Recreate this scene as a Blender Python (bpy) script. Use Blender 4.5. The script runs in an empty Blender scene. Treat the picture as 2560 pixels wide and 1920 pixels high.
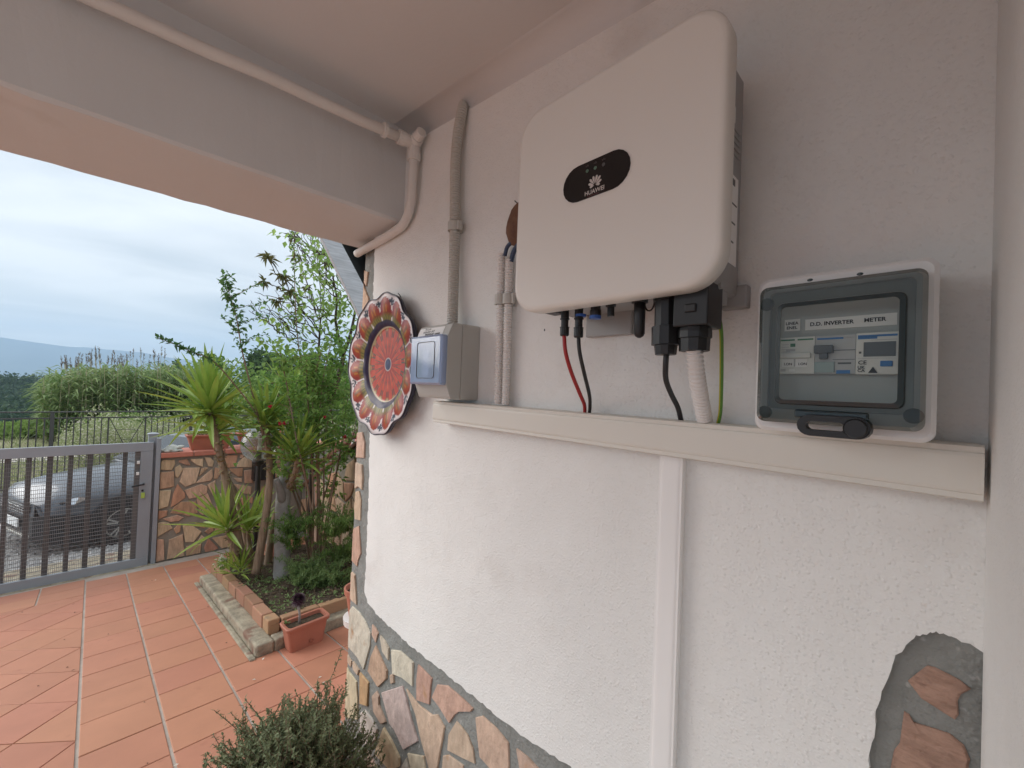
import bpy, bmesh, math, random
from math import sin, cos, pi, radians, sqrt, atan2, exp
from mathutils import Vector, Matrix, Euler, noise

rng = random.Random(11)
SC = bpy.context.scene
COL = SC.collection

# ------------------------------------------------------------------ camera
EYE = Vector((0.0, 0.0, 2.07))            # metres above the paving at the gate
yaw, pitch, roll = radians(44.302), radians(0.806), radians(2.248)
FOC = 1030.765                            # focal length for a 2560 px wide frame
fw = Vector((sin(yaw)*cos(pitch), cos(yaw)*cos(pitch), sin(pitch)))
rt0 = Vector((cos(yaw), -sin(yaw), 0.0))
up0 = rt0.cross(fw)
rt = rt0*cos(roll) + up0*sin(roll)
up = up0*cos(roll) - rt0*sin(roll)
cam = bpy.data.cameras.new('camera')
cam.sensor_width = 36.0
cam.lens = FOC/2560*36.0
cam.clip_start = 0.01
cam.clip_end = 30000
camo = bpy.data.objects.new('camera', cam)
camo.matrix_world = Matrix(((rt.x, up.x, -fw.x, EYE.x), (rt.y, up.y, -fw.y, EYE.y), (rt.z, up.z, -fw.z, EYE.z), (0, 0, 0, 1)))
COL.objects.link(camo)
SC.camera = camo

# ------------------------------------------------------------------ sky, sun, exposure
SUN_AZ, SUN_EL = radians(-45), radians(25)          # from +Y towards -X
w = bpy.data.worlds.new('World')
SC.world = w
w.use_nodes = True
nt = w.node_tree
for n in list(nt.nodes): nt.nodes.remove(n)
def wn(t, **k):
    n = nt.nodes.new(t)
    for a, b in k.items(): setattr(n, a, b)
    return n
out = wn('ShaderNodeOutputWorld'); bg = wn('ShaderNodeBackground'); bg.inputs[1].default_value = 0.1
sky = wn('ShaderNodeTexSky', sky_type='NISHITA', sun_disc=False, sun_elevation=SUN_EL, sun_rotation=SUN_AZ % (2*pi))
sky.air_density = 1.0; sky.dust_density = 2.5
tc = wn('ShaderNodeTexCoord')
sep = wn('ShaderNodeSeparateXYZ'); nt.links.new(tc.outputs['Generated'], sep.inputs[0])
zz = wn('ShaderNodeMath', operation='MAXIMUM'); zz.inputs[1].default_value = 0.0; nt.links.new(sep.outputs[2], zz.inputs[0])
za = wn('ShaderNodeMath', operation='ADD'); za.inputs[1].default_value = 0.16; nt.links.new(zz.outputs[0], za.inputs[0])
dx = wn('ShaderNodeMath', operation='DIVIDE'); nt.links.new(sep.outputs[0], dx.inputs[0]); nt.links.new(za.outputs[0], dx.inputs[1])
dy = wn('ShaderNodeMath', operation='DIVIDE'); nt.links.new(sep.outputs[1], dy.inputs[0]); nt.links.new(za.outputs[0], dy.inputs[1])
cmb = wn('ShaderNodeCombineXYZ'); nt.links.new(dx.outputs[0], cmb.inputs[0]); nt.links.new(dy.outputs[0], cmb.inputs[1])
mp = wn('ShaderNodeMapping'); mp.inputs['Rotation'].default_value = (0, 0, radians(25)); mp.inputs['Scale'].default_value = (0.55, 1.15, 1)
nt.links.new(cmb.outputs[0], mp.inputs[0])
n1 = wn('ShaderNodeTexNoise'); n1.inputs['Scale'].default_value = 1.1; n1.inputs['Detail'].default_value = 7; n1.inputs['Roughness'].default_value = 0.52; n1.inputs['Distortion'].default_value = 0.6
nt.links.new(mp.outputs[0], n1.inputs['Vector'])
cr = wn('ShaderNodeValToRGB')
cr.color_ramp.elements[0].position = 0.40; cr.color_ramp.elements[0].color = (2.6, 2.84, 3.02, 1)
cr.color_ramp.elements[1].position = 0.64; cr.color_ramp.elements[1].color = (3.9, 4.05, 4.12, 1)
nt.links.new(n1.outputs[0], cr.inputs[0])
mx = wn('ShaderNodeMix', data_type='RGBA'); mx.inputs[0].default_value = 0.9
zg = wn('ShaderNodeMath', operation='MULTIPLY_ADD'); zg.inputs[1].default_value = 1.5; zg.inputs[2].default_value = 1.0; nt.links.new(zz.outputs[0], zg.inputs[0])   # overcast sky: brighter overhead
vm = wn('ShaderNodeVectorMath', operation='SCALE'); nt.links.new(cr.outputs[0], vm.inputs[0]); nt.links.new(zg.outputs[0], vm.inputs['Scale'])
nt.links.new(sky.outputs[0], mx.inputs[6]); nt.links.new(vm.outputs[0], mx.inputs[7])
nt.links.new(mx.outputs[2], bg.inputs[0]); nt.links.new(bg.outputs[0], out.inputs[0])

sl = bpy.data.lights.new('sun', 'SUN'); sl.energy = 1.5; sl.angle = radians(50); sl.color = (1.0, 0.965, 0.92)
so = bpy.data.objects.new('sun', sl)
sd = Vector((sin(SUN_AZ)*cos(SUN_EL), cos(SUN_AZ)*cos(SUN_EL), sin(SUN_EL)))
so.rotation_euler = sd.to_track_quat('Z', 'Y').to_euler()
so.location = (-6, 6, 8)
COL.objects.link(so)
vs = SC.view_settings
vs.view_transform = 'Standard'; vs.look = 'None'; vs.exposure = 0.95; vs.gamma = 1.0; vs.use_curve_mapping = False
SC.cycles.use_denoising = True
SC.cycles.max_bounces = 8; SC.cycles.diffuse_bounces = 5; SC.cycles.transparent_max_bounces = 16
SC.cycles.volume_bounces = 1
SC.cycles.caustics_reflective = False; SC.cycles.caustics_refractive = False
SC.cycles.sample_clamp_indirect = 6

# ------------------------------------------------------------------ placing helpers
SLOPE, GATE_Y = 0.116, 6.0
def floor_z(y): return SLOPE*(GATE_Y - y)
def at(px, py, x=None, y=None, z=None, floor=False):
    """world point on a plane of the place (a wall, the paving ...) read off the 2560 x 1920 photograph"""
    d = rt*(px-1280) + up*(960-py) + fw*FOC
    if x is not None: t = (x-EYE.x)/d.x
    elif y is not None: t = (y-EYE.y)/d.y
    elif z is not None: t = (z-EYE.z)/d.z
    else: t = (SLOPE*(GATE_Y-EYE.y)-EYE.z)/(d.z+SLOPE*d.y)
    return EYE + d*t

def link(o): COL.objects.link(o); return o
def tag(o, label=None, cat=None, group=None, kind=None):
    if label: o['label'] = label
    if cat: o['category'] = cat
    if group: o['group'] = group
    if kind: o['kind'] = kind
    return o
def thing(name, label, cat, loc=(0, 0, 0), group=None, rz=0.0):
    o = bpy.data.objects.new(name, None); o.empty_display_size = 0.05
    o.location = loc; o.rotation_euler = (0, 0, rz)
    link(o); return tag(o, label, cat, group)
def org(o):
    v = Vector((0, 0, 0))
    while o is not None: v += o.location; o = o.parent
    return v

class MB:
    def __init__(s): s.v = []; s.f = []; s.col = None
    def add(s, vs_, fs_):
        b = len(s.v); s.v.extend([tuple(p) for p in vs_]); s.f.extend([tuple(b+i for i in f) for f in fs_]); return s
    def box(s, x0, x1, y0, y1, z0, z1):
        return s.add([(x0,y0,z0),(x1,y0,z0),(x1,y1,z0),(x0,y1,z0),(x0,y0,z1),(x1,y0,z1),(x1,y1,z1),(x0,y1,z1)],
                     [(0,3,2,1),(4,5,6,7),(0,1,5,4),(1,2,6,5),(2,3,7,6),(3,0,4,7)])
    def bar(s, a, b, w_, h_, upv=(0,0,1)):
        a, b = Vector(a), Vector(b); d = (b-a).normalized(); u = Vector(upv)
        r = d.cross(u)
        if r.length < 1e-5: r = d.cross(Vector((1,0,0)))
        r.normalize(); u = r.cross(d)
        P = []
        for c in (a, b):
            for i, j in ((-1,-1),(1,-1),(1,1),(-1,1)): P.append(c + r*(w_/2*i) + u*(h_/2*j))
        return s.add(P, [(0,3,2,1),(4,5,6,7),(0,1,5,4),(1,2,6,5),(2,3,7,6),(3,0,4,7)])
    def tube(s, pts, r, n=8, cap=True, loop=False):
        pts = [Vector(p) for p in pts]; m = len(pts)
        rr = r if isinstance(r, (list, tuple)) else [r]*m
        t0 = (pts[1]-pts[0]).normalized()
        a = t0.cross(Vector((0,0,1)))
        if a.length < 1e-4: a = t0.cross(Vector((1,0,0)))
        a.normalize(); V = []; pt = t0
        for i, p in enumerate(pts):
            if loop: t = (pts[(i+1) % m]-pts[i-1]).normalized()
            else: t = (pts[min(i+1, m-1)]-pts[max(i-1, 0)]).normalized()
            q = pt.rotation_difference(t); a = q @ a; pt = t
            b = t.cross(a).normalized(); a = b.cross(t).normalized()
            for k in range(n):
                an = 2*pi*k/n; V.append(p + (a*cos(an)+b*sin(an))*rr[i])
        F = []
        for i in range(m if loop else m-1):
            i2 = (i+1) % m
            for k in range(n): k2 = (k+1) % n; F.append((i*n+k, i*n+k2, i2*n+k2, i2*n+k))
        if cap and not loop: F.append(tuple(range(n-1, -1, -1))); F.append(tuple((m-1)*n+k for k in range(n)))
        return s.add(V, F)
    def lathe(s, prof, c=(0,0,0), n=24, M=None, sx=1.0, sy=1.0):
        V = []; c = Vector(c)
        for r, z in prof:
            for k in range(n):
                an = 2*pi*k/n; p = Vector((r*cos(an)*sx, r*sin(an)*sy, z)); V.append(c + (M @ p if M else p))
        F = []
        for i in range(len(prof)-1):
            for k in range(n): k2 = (k+1) % n; F.append((i*n+k, i*n+k2, (i+1)*n+k2, (i+1)*n+k))
        if prof[0][0] > 1e-6: F.append(tuple(range(n-1, -1, -1)))
        if prof[-1][0] > 1e-6: F.append(tuple((len(prof)-1)*n+k for k in range(n)))
        return s.add(V, F)
    def prism(s, poly, vec):
        poly = [Vector(p) for p in poly]; vec = Vector(vec); n = len(poly)
        V = poly + [p+vec for p in poly]
        return s.add(V, [tuple(range(n)), tuple(range(2*n-1, n-1, -1))] + [((i+1) % n, i, n+i, n+(i+1) % n) for i in range(n)])
    def slabstone(s, poly, vec, inset=0.15, dz=0.35):
        """outline extruded along vec, its front edge chamfered and slightly uneven"""
        poly = [Vector(p) for p in poly]; vec = Vector(vec); n = len(poly)
        c = sum(poly, Vector())/n
        mid = [p + vec*(1-dz) for p in poly]
        top = []
        for p in poly:
            q = p + (c-p)*min(0.35, inset*vec.length/max(1e-4, (c-p).length)*6)
            top.append(q + vec*(1 + rng.uniform(-.12, .12)))
        V = poly+mid+top+[c+vec*1.05]
        F = []
        for i in range(n):
            j = (i+1) % n
            F += [(i, j, n+j, n+i), (n+i, n+j, 2*n+j, 2*n+i), (2*n+i, 2*n+j, 3*n)]
        F.append(tuple(range(n-1, -1, -1)))
        return s.add(V, F)
    def ell(s, c, r, n=12, m=8, M=None):
        c = Vector(c); V = []
        for i in range(m+1):
            th = pi*i/m
            for k in range(n):
                an = 2*pi*k/n; p = Vector((r[0]*sin(th)*cos(an), r[1]*sin(th)*sin(an), r[2]*cos(th)))
                V.append(c + (M @ p if M else p))
        F = []
        for i in range(m):
            for k in range(n): k2 = (k+1) % n; F.append((i*n+k, (i+1)*n+k, (i+1)*n+k2, i*n+k2))
        return s.add(V, F)
    def build(s, name, m, parent=None, smooth=False, bevel=0.0, seg=2, label=None, kind=None, world=True, weld=False):
        me = bpy.data.meshes.new(name)
        o_ = org(parent) if (parent is not None and world) else Vector((0,0,0))
        me.from_pydata([(p[0]-o_.x, p[1]-o_.y, p[2]-o_.z) for p in s.v], [], s.f)
        me.validate(); 
        bm = bmesh.new(); bm.from_mesh(me)
        if weld: bmesh.ops.remove_doubles(bm, verts=bm.verts, dist=1e-5)
        if smooth or weld or bevel: bmesh.ops.recalc_face_normals(bm, faces=bm.faces)
        bm.to_mesh(me); bm.free()
        if smooth:
            for p in me.polygons: p.use_smooth = True
        for mm in (m if isinstance(m, (list, tuple)) else [m]): me.materials.append(mm)
        o = bpy.data.objects.new(name, me); link(o)
        if parent is not None: o.parent = parent
        if bevel:
            b = o.modifiers.new('bevel', 'BEVEL'); b.width = bevel; b.segments = seg; b.limit_method = 'ANGLE'; b.angle_limit = radians(35)
            if smooth is False:
                for p in me.polygons: p.use_smooth = False
        if label: o['label'] = label
        if kind: o['kind'] = kind
        return o

def spline(pts, n=6):
    """Catmull-Rom through the points"""
    P = [Vector(p) for p in pts]; P = [P[0]*2-P[1]] + P + [P[-1]*2-P[-2]]
    o = []
    for i in range(1, len(P)-2):
        a, b, c, d = P[i-1:i+3]
        for k in range(n):
            t = k/n
            o.append(0.5*((2*b) + (c-a)*t + (2*a-5*b+4*c-d)*t*t + (3*b-a-3*c+d)*t**3))
    o.append(P[-2]); return o

def rrect(y0, y1, z0, z1, r, n=6):
    o = []
    for cy_, cz_, a0 in ((y1-r, z1-r, 0), (y0+r, z1-r, 90), (y0+r, z0+r, 180), (y1-r, z0+r, 270)):
        for k in range(n+1):
            a = radians(a0+90*k/n); o.append((cy_+r*cos(a), cz_+r*sin(a)))
    return o

# ------------------------------------------------------------------ materials
def material(name, col, rough=0.6, metal=0.0, spec=0.5, var=None, vscale=8.0, rnd=0.0, hue=0.0, bumps=(), stretch=None, coat=0.0, alpha=None, ramp=None, sub=None, speck=None):
    m = bpy.data.materials.new(name); m.use_nodes = True
    t = m.node_tree; b = t.nodes['Principled BSDF']
    b.inputs['Roughness'].default_value = rough; b.inputs['Metallic'].default_value = metal
    b.inputs['Specular IOR Level'].default_value = spec; b.inputs['Coat Weight'].default_value = coat
    N = t.nodes.new; L = t.links.new
    tcn = N('ShaderNodeTexCoord'); vec = tcn.outputs['Object']
    oi = N('ShaderNodeObjectInfo')
    if rnd or hue or ramp:
        ad = N('ShaderNodeVectorMath'); ad.operation = 'ADD'; sc_ = N('ShaderNodeVectorMath'); sc_.operation = 'SCALE'
        cx_ = N('ShaderNodeCombineXYZ'); L(oi.outputs['Random'], cx_.inputs[0]); L(oi.outputs['Random'], cx_.inputs[1])
        L(cx_.outputs[0], sc_.inputs[0]); sc_.inputs['Scale'].default_value = 37.0
        L(vec, ad.inputs[0]); L(sc_.outputs[0], ad.inputs[1]); vec = ad.outputs[0]
    if stretch:
        mpn = N('ShaderNodeMapping'); mpn.inputs['Scale'].default_value = stretch[:3]
        if len(stretch) > 3: mpn.inputs['Rotation'].default_value = stretch[3:]
        L(vec, mpn.inputs[0]); svec = mpn.outputs[0]
    else: svec = vec
    c_out = None
    if ramp == 'object': c_out = oi.outputs['Color']
    elif ramp:
        rp = N('ShaderNodeValToRGB'); rp.color_ramp.interpolation = 'LINEAR'
        e = rp.color_ramp.elements
        while len(e) < len(ramp): e.new(0.5)
        for i, cc in enumerate(ramp): e[i].position = i/(len(ramp)-1); e[i].color = (*cc, 1)
        L(oi.outputs['Random'], rp.inputs[0]); c_out = rp.outputs[0]
    else:
        rg = N('ShaderNodeRGB'); rg.outputs[0].default_value = (*col, 1); c_out = rg.outputs[0]
    if var:
        nz = N('ShaderNodeTexNoise'); nz.inputs['Scale'].default_value = vscale; nz.inputs['Detail'].default_value = 6; nz.inputs['Roughness'].default_value = 0.62
        L(svec, nz.inputs['Vector'])
        mr = N('ShaderNodeMapRange'); mr.inputs[1].default_value = 0.3; mr.inputs[2].default_value = 0.7
        L(nz.outputs[0], mr.inputs[0])
        mxn = N('ShaderNodeMix'); mxn.data_type = 'RGBA'; mxn.blend_type = 'MIX'
        if isinstance(var, tuple):
            L(mr.outputs[0], mxn.inputs[0]); L(c_out, mxn.inputs[6]); mxn.inputs[7].default_value = (*var, 1)
            c_out = mxn.outputs[2]
        else:
            hv = N('ShaderNodeHueSaturation'); mr.inputs[3].default_value = 1-var; mr.inputs[4].default_value = 1+var
            L(mr.outputs[0], hv.inputs['Value']); L(c_out, hv.inputs['Color']); c_out = hv.outputs[0]
    if speck:   # (scale, threshold, colour): scattered stains
        nz = N('ShaderNodeTexNoise'); nz.inputs['Scale'].default_value = speck[0]; nz.inputs['Detail'].default_value = 5; L(vec, nz.inputs['Vector'])
        mr = N('ShaderNodeMapRange'); mr.inputs[1].default_value = speck[1]; mr.inputs[2].default_value = speck[1]+0.1
        L(nz.outputs[0], mr.inputs[0])
        mxn = N('ShaderNodeMix'); mxn.data_type = 'RGBA'
        L(mr.outputs[0], mxn.inputs[0]); L(c_out, mxn.inputs[6]); mxn.inputs[7].default_value = (*speck[2], 1); c_out = mxn.outputs[2]
    if rnd or hue:
        hv = N('ShaderNodeHueSaturation')
        mr = N('ShaderNodeMapRange'); mr.inputs[3].default_value = 1-rnd; mr.inputs[4].default_value = 1+rnd
        L(oi.outputs['Random'], mr.inputs[0]); L(mr.outputs[0], hv.inputs['Value'])
        if hue:
            ml = N('ShaderNodeMath'); ml.operation = 'MULTIPLY'; ml.inputs[1].default_value = 7.31; L(oi.outputs['Random'], ml.inputs[0])
            fr = N('ShaderNodeMath'); fr.operation = 'FRACT'; L(ml.outputs[0], fr.inputs[0])
            mr2 = N('ShaderNodeMapRange'); mr2.inputs[3].default_value = 0.5-hue; mr2.inputs[4].default_value = 0.5+hue
            L(fr.outputs[0], mr2.inputs[0]); L(mr2.outputs[0], hv.inputs['Hue'])
        L(c_out, hv.inputs['Color']); c_out = hv.outputs[0]
    L(c_out, b.inputs['Base Color'])
    prev = None
    for (kind, scl, strg, dist) in bumps:
        if kind == 'd': tx = None
        elif kind == 'v':
            tx = N('ShaderNodeTexVoronoi'); tx.feature = 'SMOOTH_F1'; tx.inputs['Scale'].default_value = scl; hgt = tx.outputs['Distance']
        else:
            tx = N('ShaderNodeTexNoise'); tx.inputs['Scale'].default_value = scl; tx.inputs['Detail'].default_value = 4; hgt = tx.outputs[0]
        if kind != 'd': L(svec if kind == 's' else vec, tx.inputs['Vector'])
        if kind == 'd':     # rounded pimples of uneven size
            tx = N('ShaderNodeTexVoronoi'); tx.feature = 'F1'; tx.inputs['Scale'].default_value = scl; tx.inputs['Randomness'].default_value = 1.0
            sz = N('ShaderNodeSeparateColor'); L(tx.outputs['Color'], sz.inputs[0]); mm_ = N('ShaderNodeMath'); mm_.operation = 'MULTIPLY_ADD'; mm_.inputs[1].default_value = .62; mm_.inputs[2].default_value = .08; L(sz.outputs[0], mm_.inputs[0])
            sb = N('ShaderNodeMath'); sb.operation = 'SUBTRACT'; sb.use_clamp = True; L(mm_.outputs[0], sb.inputs[0]); L(tx.outputs['Distance'], sb.inputs[1]); sq = N('ShaderNodeMath'); sq.operation = 'POWER'; sq.inputs[1].default_value = .6; L(sb.outputs[0], sq.inputs[0]); hgt = sq.outputs[0]; L(vec, tx.inputs['Vector'])
        if kind == 'p':     # isolated pimples
            mr = N('ShaderNodeMapRange'); mr.inputs[1].default_value = 0.56; mr.inputs[2].default_value = 0.74; L(hgt, mr.inputs[0]); hgt = mr.outputs[0]
        bn = N('ShaderNodeBump'); bn.inputs['Strength'].default_value = strg; bn.inputs['Distance'].default_value = dist
        L(hgt, bn.inputs['Height'])
        if prev: L(prev, bn.inputs['Normal'])
        prev = bn.outputs[0]
    if prev: L(prev, b.inputs['Normal'])
    if sub: b.inputs['Subsurface Weight'].default_value = sub; b.inputs['Subsurface Radius'].default_value = (.02, .02, .01)
    return m

def leaf_mat(name, col, col2, rough=0.5, trans=0.35, scale=9.0):
    m = bpy.data.materials.new(name); m.use_nodes = True; t = m.node_tree
    for n in list(t.nodes): t.nodes.remove(n)
    N = t.nodes.new; L = t.links.new
    g = N('ShaderNodeNewGeometry'); oi = N('ShaderNodeObjectInfo')
    tcn = N('ShaderNodeTexCoord'); nz = N('ShaderNodeTexNoise'); nz.inputs['Scale'].default_value = scale; nz.inputs['Detail'].default_value = 3
    L(tcn.outputs['Object'], nz.inputs['Vector'])
    ad = N('ShaderNodeMath'); ad.operation = 'ADD'; L(g.outputs['Random Per Island'], ad.inputs[0]); L(nz.outputs[0], ad.inputs[1])
    a2 = N('ShaderNodeMath'); a2.operation = 'ADD'; L(ad.outputs[0], a2.inputs[0]); L(oi.outputs['Random'], a2.inputs[1])
    mr = N('ShaderNodeMapRange'); mr.inputs[1].default_value = 0.55; mr.inputs[2].default_value = 2.2; L(a2.outputs[0], mr.inputs[0])
    mxn = N('ShaderNodeMix'); mxn.data_type = 'RGBA'; mxn.inputs[6].default_value = (*col, 1); mxn.inputs[7].default_value = (*col2, 1)
    L(mr.outputs[0], mxn.inputs[0])
    b = N('ShaderNodeBsdfPrincipled'); b.inputs['Roughness'].default_value = rough; b.inputs['Specular IOR Level'].default_value = 0.4
    L(mxn.outputs[2], b.inputs['Base Color'])
    tr = N('ShaderNodeBsdfTranslucent'); L(mxn.outputs[2], tr.inputs[0])
    ms = N('ShaderNodeMixShader'); ms.inputs[0].default_value = trans; L(b.outputs[0], ms.inputs[1]); L(tr.outputs[0], ms.inputs[2])
    o = N('ShaderNodeOutputMaterial'); L(ms.outputs[0], o.inputs[0])
    return m

def clear_mat(name, tint, gloss=0.12, rough=0.05, body=None, bw=0.0):
    """clear moulded plastic: tinted see-through, a little mirror-like, optionally milky"""
    m = bpy.data.materials.new(name); m.use_nodes = True; t = m.node_tree
    for n in list(t.nodes): t.nodes.remove(n)
    N = t.nodes.new; L = t.links.new
    tr = N('ShaderNodeBsdfTransparent'); tr.inputs[0].default_value = (*tint, 1)
    gl = N('ShaderNodeBsdfGlossy'); gl.inputs['Roughness'].default_value = rough
    lw = N('ShaderNodeLayerWeight'); lw.inputs[0].default_value = 0.35
    mr = N('ShaderNodeMapRange'); mr.inputs[3].default_value = gloss*0.35; mr.inputs[4].default_value = min(1.0, gloss*3.5)
    L(lw.outputs['Fresnel'], mr.inputs[0])
    src = tr.outputs[0]
    if body:
        df = N('ShaderNodeBsdfDiffuse'); df.inputs[0].default_value = (*body, 1)
        m0 = N('ShaderNodeMixShader'); m0.inputs[0].default_value = bw; L(tr.outputs[0], m0.inputs[1]); L(df.outputs[0], m0.inputs[2]); src = m0.outputs[0]
    ms = N('ShaderNodeMixShader'); L(mr.outputs[0], ms.inputs[0]); L(src, ms.inputs[1]); L(gl.outputs[0], ms.inputs[2])
    o = N('ShaderNodeOutputMaterial'); L(ms.outputs[0], o.inputs[0])
    return m

def paint_mat(name, attr='paint', rough=0.3):
    m = bpy.data.materials.new(name); m.use_nodes = True; t = m.node_tree; b = t.nodes['Principled BSDF']
    a = t.nodes.new('ShaderNodeVertexColor'); a.layer_name = attr
    t.links.new(a.outputs[0], b.inputs['Base Color']); b.inputs['Roughness'].default_value = rough; b.inputs['Coat Weight'].default_value = 0.05; b.inputs['Specular IOR Level'].default_value = .25
    return m

M = {}
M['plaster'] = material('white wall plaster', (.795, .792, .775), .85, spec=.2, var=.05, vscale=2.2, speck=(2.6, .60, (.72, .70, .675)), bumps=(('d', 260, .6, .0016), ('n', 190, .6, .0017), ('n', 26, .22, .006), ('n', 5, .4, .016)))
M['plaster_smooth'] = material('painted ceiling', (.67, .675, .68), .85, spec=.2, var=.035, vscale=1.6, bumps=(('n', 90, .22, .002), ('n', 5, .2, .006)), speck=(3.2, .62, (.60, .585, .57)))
M['mortar'] = material('grey mortar', (.30, .305, .29), .95, spec=.15, var=(.21, .215, .205), vscale=9, bumps=(('n', 130, .9, .004), ('n', 28, .7, .010)), speck=(55, .64, (.40, .40, .385)))
SAND = [(.60, .50, .37), (.58, .37, .27), (.64, .56, .44), (.54, .33, .25), (.68, .60, .49), (.58, .42, .35), (.62, .47, .32), (.60, .50, .43), (.60, .40, .28)]
M['stone'] = material('split sandstone', (.5, .38, .26), .85, spec=.25, ramp='object', var=.2, vscale=6, stretch=(6, 6, 2.8, .5, .3, .2), bumps=(('s', 7, .6, .008), ('n', 45, .7, .005), ('n', 150, .4, .002)), rnd=.05, hue=.006, speck=(14, .63, (.46, .27, .16)))
RED = [(.50, .275, .175), (.52, .345, .225), (.56, .42, .29), (.47, .26, .165), (.58, .45, .32), (.53, .37, .25)]
M['stone_red'] = material('rusty sandstone', (.45, .3, .2), .85, spec=.25, ramp=RED, var=.25, vscale=3, stretch=(9, 9, 2.4, .4, .5, .9), bumps=(('s', 6, .5, .01), ('n', 30, .4, .006)), rnd=.16, hue=.012)
M['patch_stone'] = material('pink sandstone', (.37, .235, .18), .9, spec=.2, var=.2, vscale=4, stretch=(5, 5, 16, .2, .1, .0), rnd=.08, bumps=(('s', 9, .7, .006), ('n', 60, .8, .005), ('n', 170, .5, .002)), speck=(24, .64, (.19, .11, .09)))
M['tile'] = material('terracotta floor tile', (.45, .197, .122), .6, spec=.35, var=.07, vscale=4, rnd=.05, hue=.005, bumps=(('n', 220, .12, .001), ('n', 9, .15, .003)), speck=(9, .66, (.38, .155, .095)))
M['grout'] = material('pale tile grout', (.50, .44, .38), .9, var=(.32, .26, .22), vscale=5, bumps=(('n', 120, .3, .002),))
M['concrete'] = material('weathered concrete', (.44, .385, .29), .95, spec=.15, var=(.20, .17, .13), vscale=13, bumps=(('n', 60, .8, .008), ('n', 200, .4, .003)), speck=(7, .55, (.22, .14, .105)))
M['brick'] = material('old brick', (.36, .19, .125), .9, spec=.2, var=(.33, .20, .12), vscale=9, rnd=.18, hue=.015, bumps=(('n', 60, .5, .004),), speck=(7, .60, (.24, .17, .12)))
M['soil'] = material('dark soil', (.065, .048, .035), .95, spec=.1, var=(.11, .085, .06), vscale=14, bumps=(('n', 40, .9, .03), ('n', 150, .6, .008)))
M['mortar_warm'] = material('sandy mortar', (.32, .285, .24), .95, spec=.15, var=(.22, .20, .17), vscale=6, bumps=(('n', 120, .5, .004),))
M['back_wall'] = material('pale render', (.70, .69, .68), .9, var=.1, vscale=3)
M['gravel'] = material('grey gravel', (.40, .39, .38), .95, spec=.15, var=(.22, .215, .21), vscale=16, bumps=(('n', 25, .8, .05),))
M['field'] = material('dry grass ground', (.34, .315, .21), .95, spec=.1, var=(.20, .205, .11), vscale=.7, bumps=(('n', 9, .8, .06),))
M['path'] = material('pale gravel track', (.50, .47, .42), .95, spec=.1, var=.15, vscale=2)
M['gate'] = material('grey gate paint', (.28, .30, .33), .5, spec=.45, var=.06, vscale=3, bumps=(('n', 120, .08, .001),))
M['gate_dark'] = material('brown grey bar paint', (.12, .118, .118), .6, var=.08, vscale=4)
M['wire'] = material('galvanised wire', (.20, .205, .21), .5, metal=.3)
M['rail'] = material('dark fence iron', (.06, .056, .05), .6)
M['terra'] = material('terracotta plastic', (.43, .165, .11), .55, spec=.4, var=.07, vscale=6, rnd=.05)
M['terra_old'] = material('weathered terracotta', (.40, .13, .075), .75, var=(.27, .09, .055), vscale=7, bumps=(('n', 70, .3, .003),))
M['coping'] = material('red coping tile', (.44, .16, .11), .7, var=.15, vscale=5, rnd=.12, bumps=(('n', 60, .25, .003),))
M['cast'] = material('pale cast stone', (.56, .56, .52), .85, var=(.36, .37, .33), vscale=25, bumps=(('n', 60, .4, .004),))
M['white_pl'] = material('white gloss paint', (.78, .78, .76), .35)
M['inverter'] = material('warm white powder coat', (.77, .745, .70), .42, spec=.4, bumps=(('n', 500, .05, .0006),))
M['alu'] = material('grey cast aluminium', (.36, .36, .36), .55, metal=.2, bumps=(('n', 200, .1, .001),))
M['black'] = material('black plastic', (.014, .014, .015), .42, spec=.45)
M['black_soft'] = material('black cable sheath', (.018, .018, .02), .5)
M['pill'] = material('black display glass', (.012, .010, .010), .22, spec=.35)
M['led_green'] = material('unlit green lens', (.10, .18, .13), .3)
M['led_grey'] = material('unlit grey lens', (.09, .09, .09), .3)
M['logo'] = material('silver print', (.55, .50, .47), .5)
M['logo_dim'] = material('dim print', (.12, .10, .10), .5)
M['red_glint_paint'] = material('dark red glint', (.055, .010, .010), .4)  # colour of the glint painted on the display
M['blue_pl'] = material('blue plastic', (.02, .09, .36), .45)
M['red_cable'] = material('red cable sheath', (.36, .02, .022), .45)
M['green_cable'] = material('green earth wire', (.10, .25, .03), .45)
M['yellow_cable'] = material('yellow stripe', (.55, .50, .05), .45)
M['blue_cable'] = material('navy cable', (.035, .055, .11), .4)
M['trunking'] = material('cream cable trunking', (.70, .67, .61), .45, var=.02, vscale=3)
M['trunk_white'] = material('white cable trunking', (.84, .83, .82), .45, var=.015, vscale=3)
M['conduit_grey'] = material('grey corrugated conduit', (.50, .485, .45), .5)
M['conduit_white'] = material('white corrugated conduit', (.72, .69, .67), .45)
M['pipe_paint'] = material('white painted pipe', (.72, .69, .66), .6, var=.05, vscale=12, bumps=(('n', 80, .2, .002),))
M['box_grey'] = material('grey enclosure plastic', (.46, .455, .43), .5)
M['box_light'] = material('light enclosure plastic', (.74, .735, .73), .45)
M['panel_grey'] = material('grey inner panel', (.42, .44, .43), .55)
M['paper'] = material('white label paper', (.86, .86, .85), .7)
M['dev_white'] = material('white device plastic', (.72, .73, .70), .5)
M['dev_grey'] = material('grey device plastic', (.48, .49, .50), .5)
M['dev_dark'] = material('dark device plastic', (.08, .085, .09), .4)
M['dev_blue'] = material('device blue print', (.03, .17, .46), .5)
M['dev_green'] = material('device green print', (.04, .20, .09), .5)
M['dev_teal'] = material('teal grey toggle', (.33, .42, .42), .5)
M['ink'] = material('black ink', (.02, .02, .02), .7)
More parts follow.
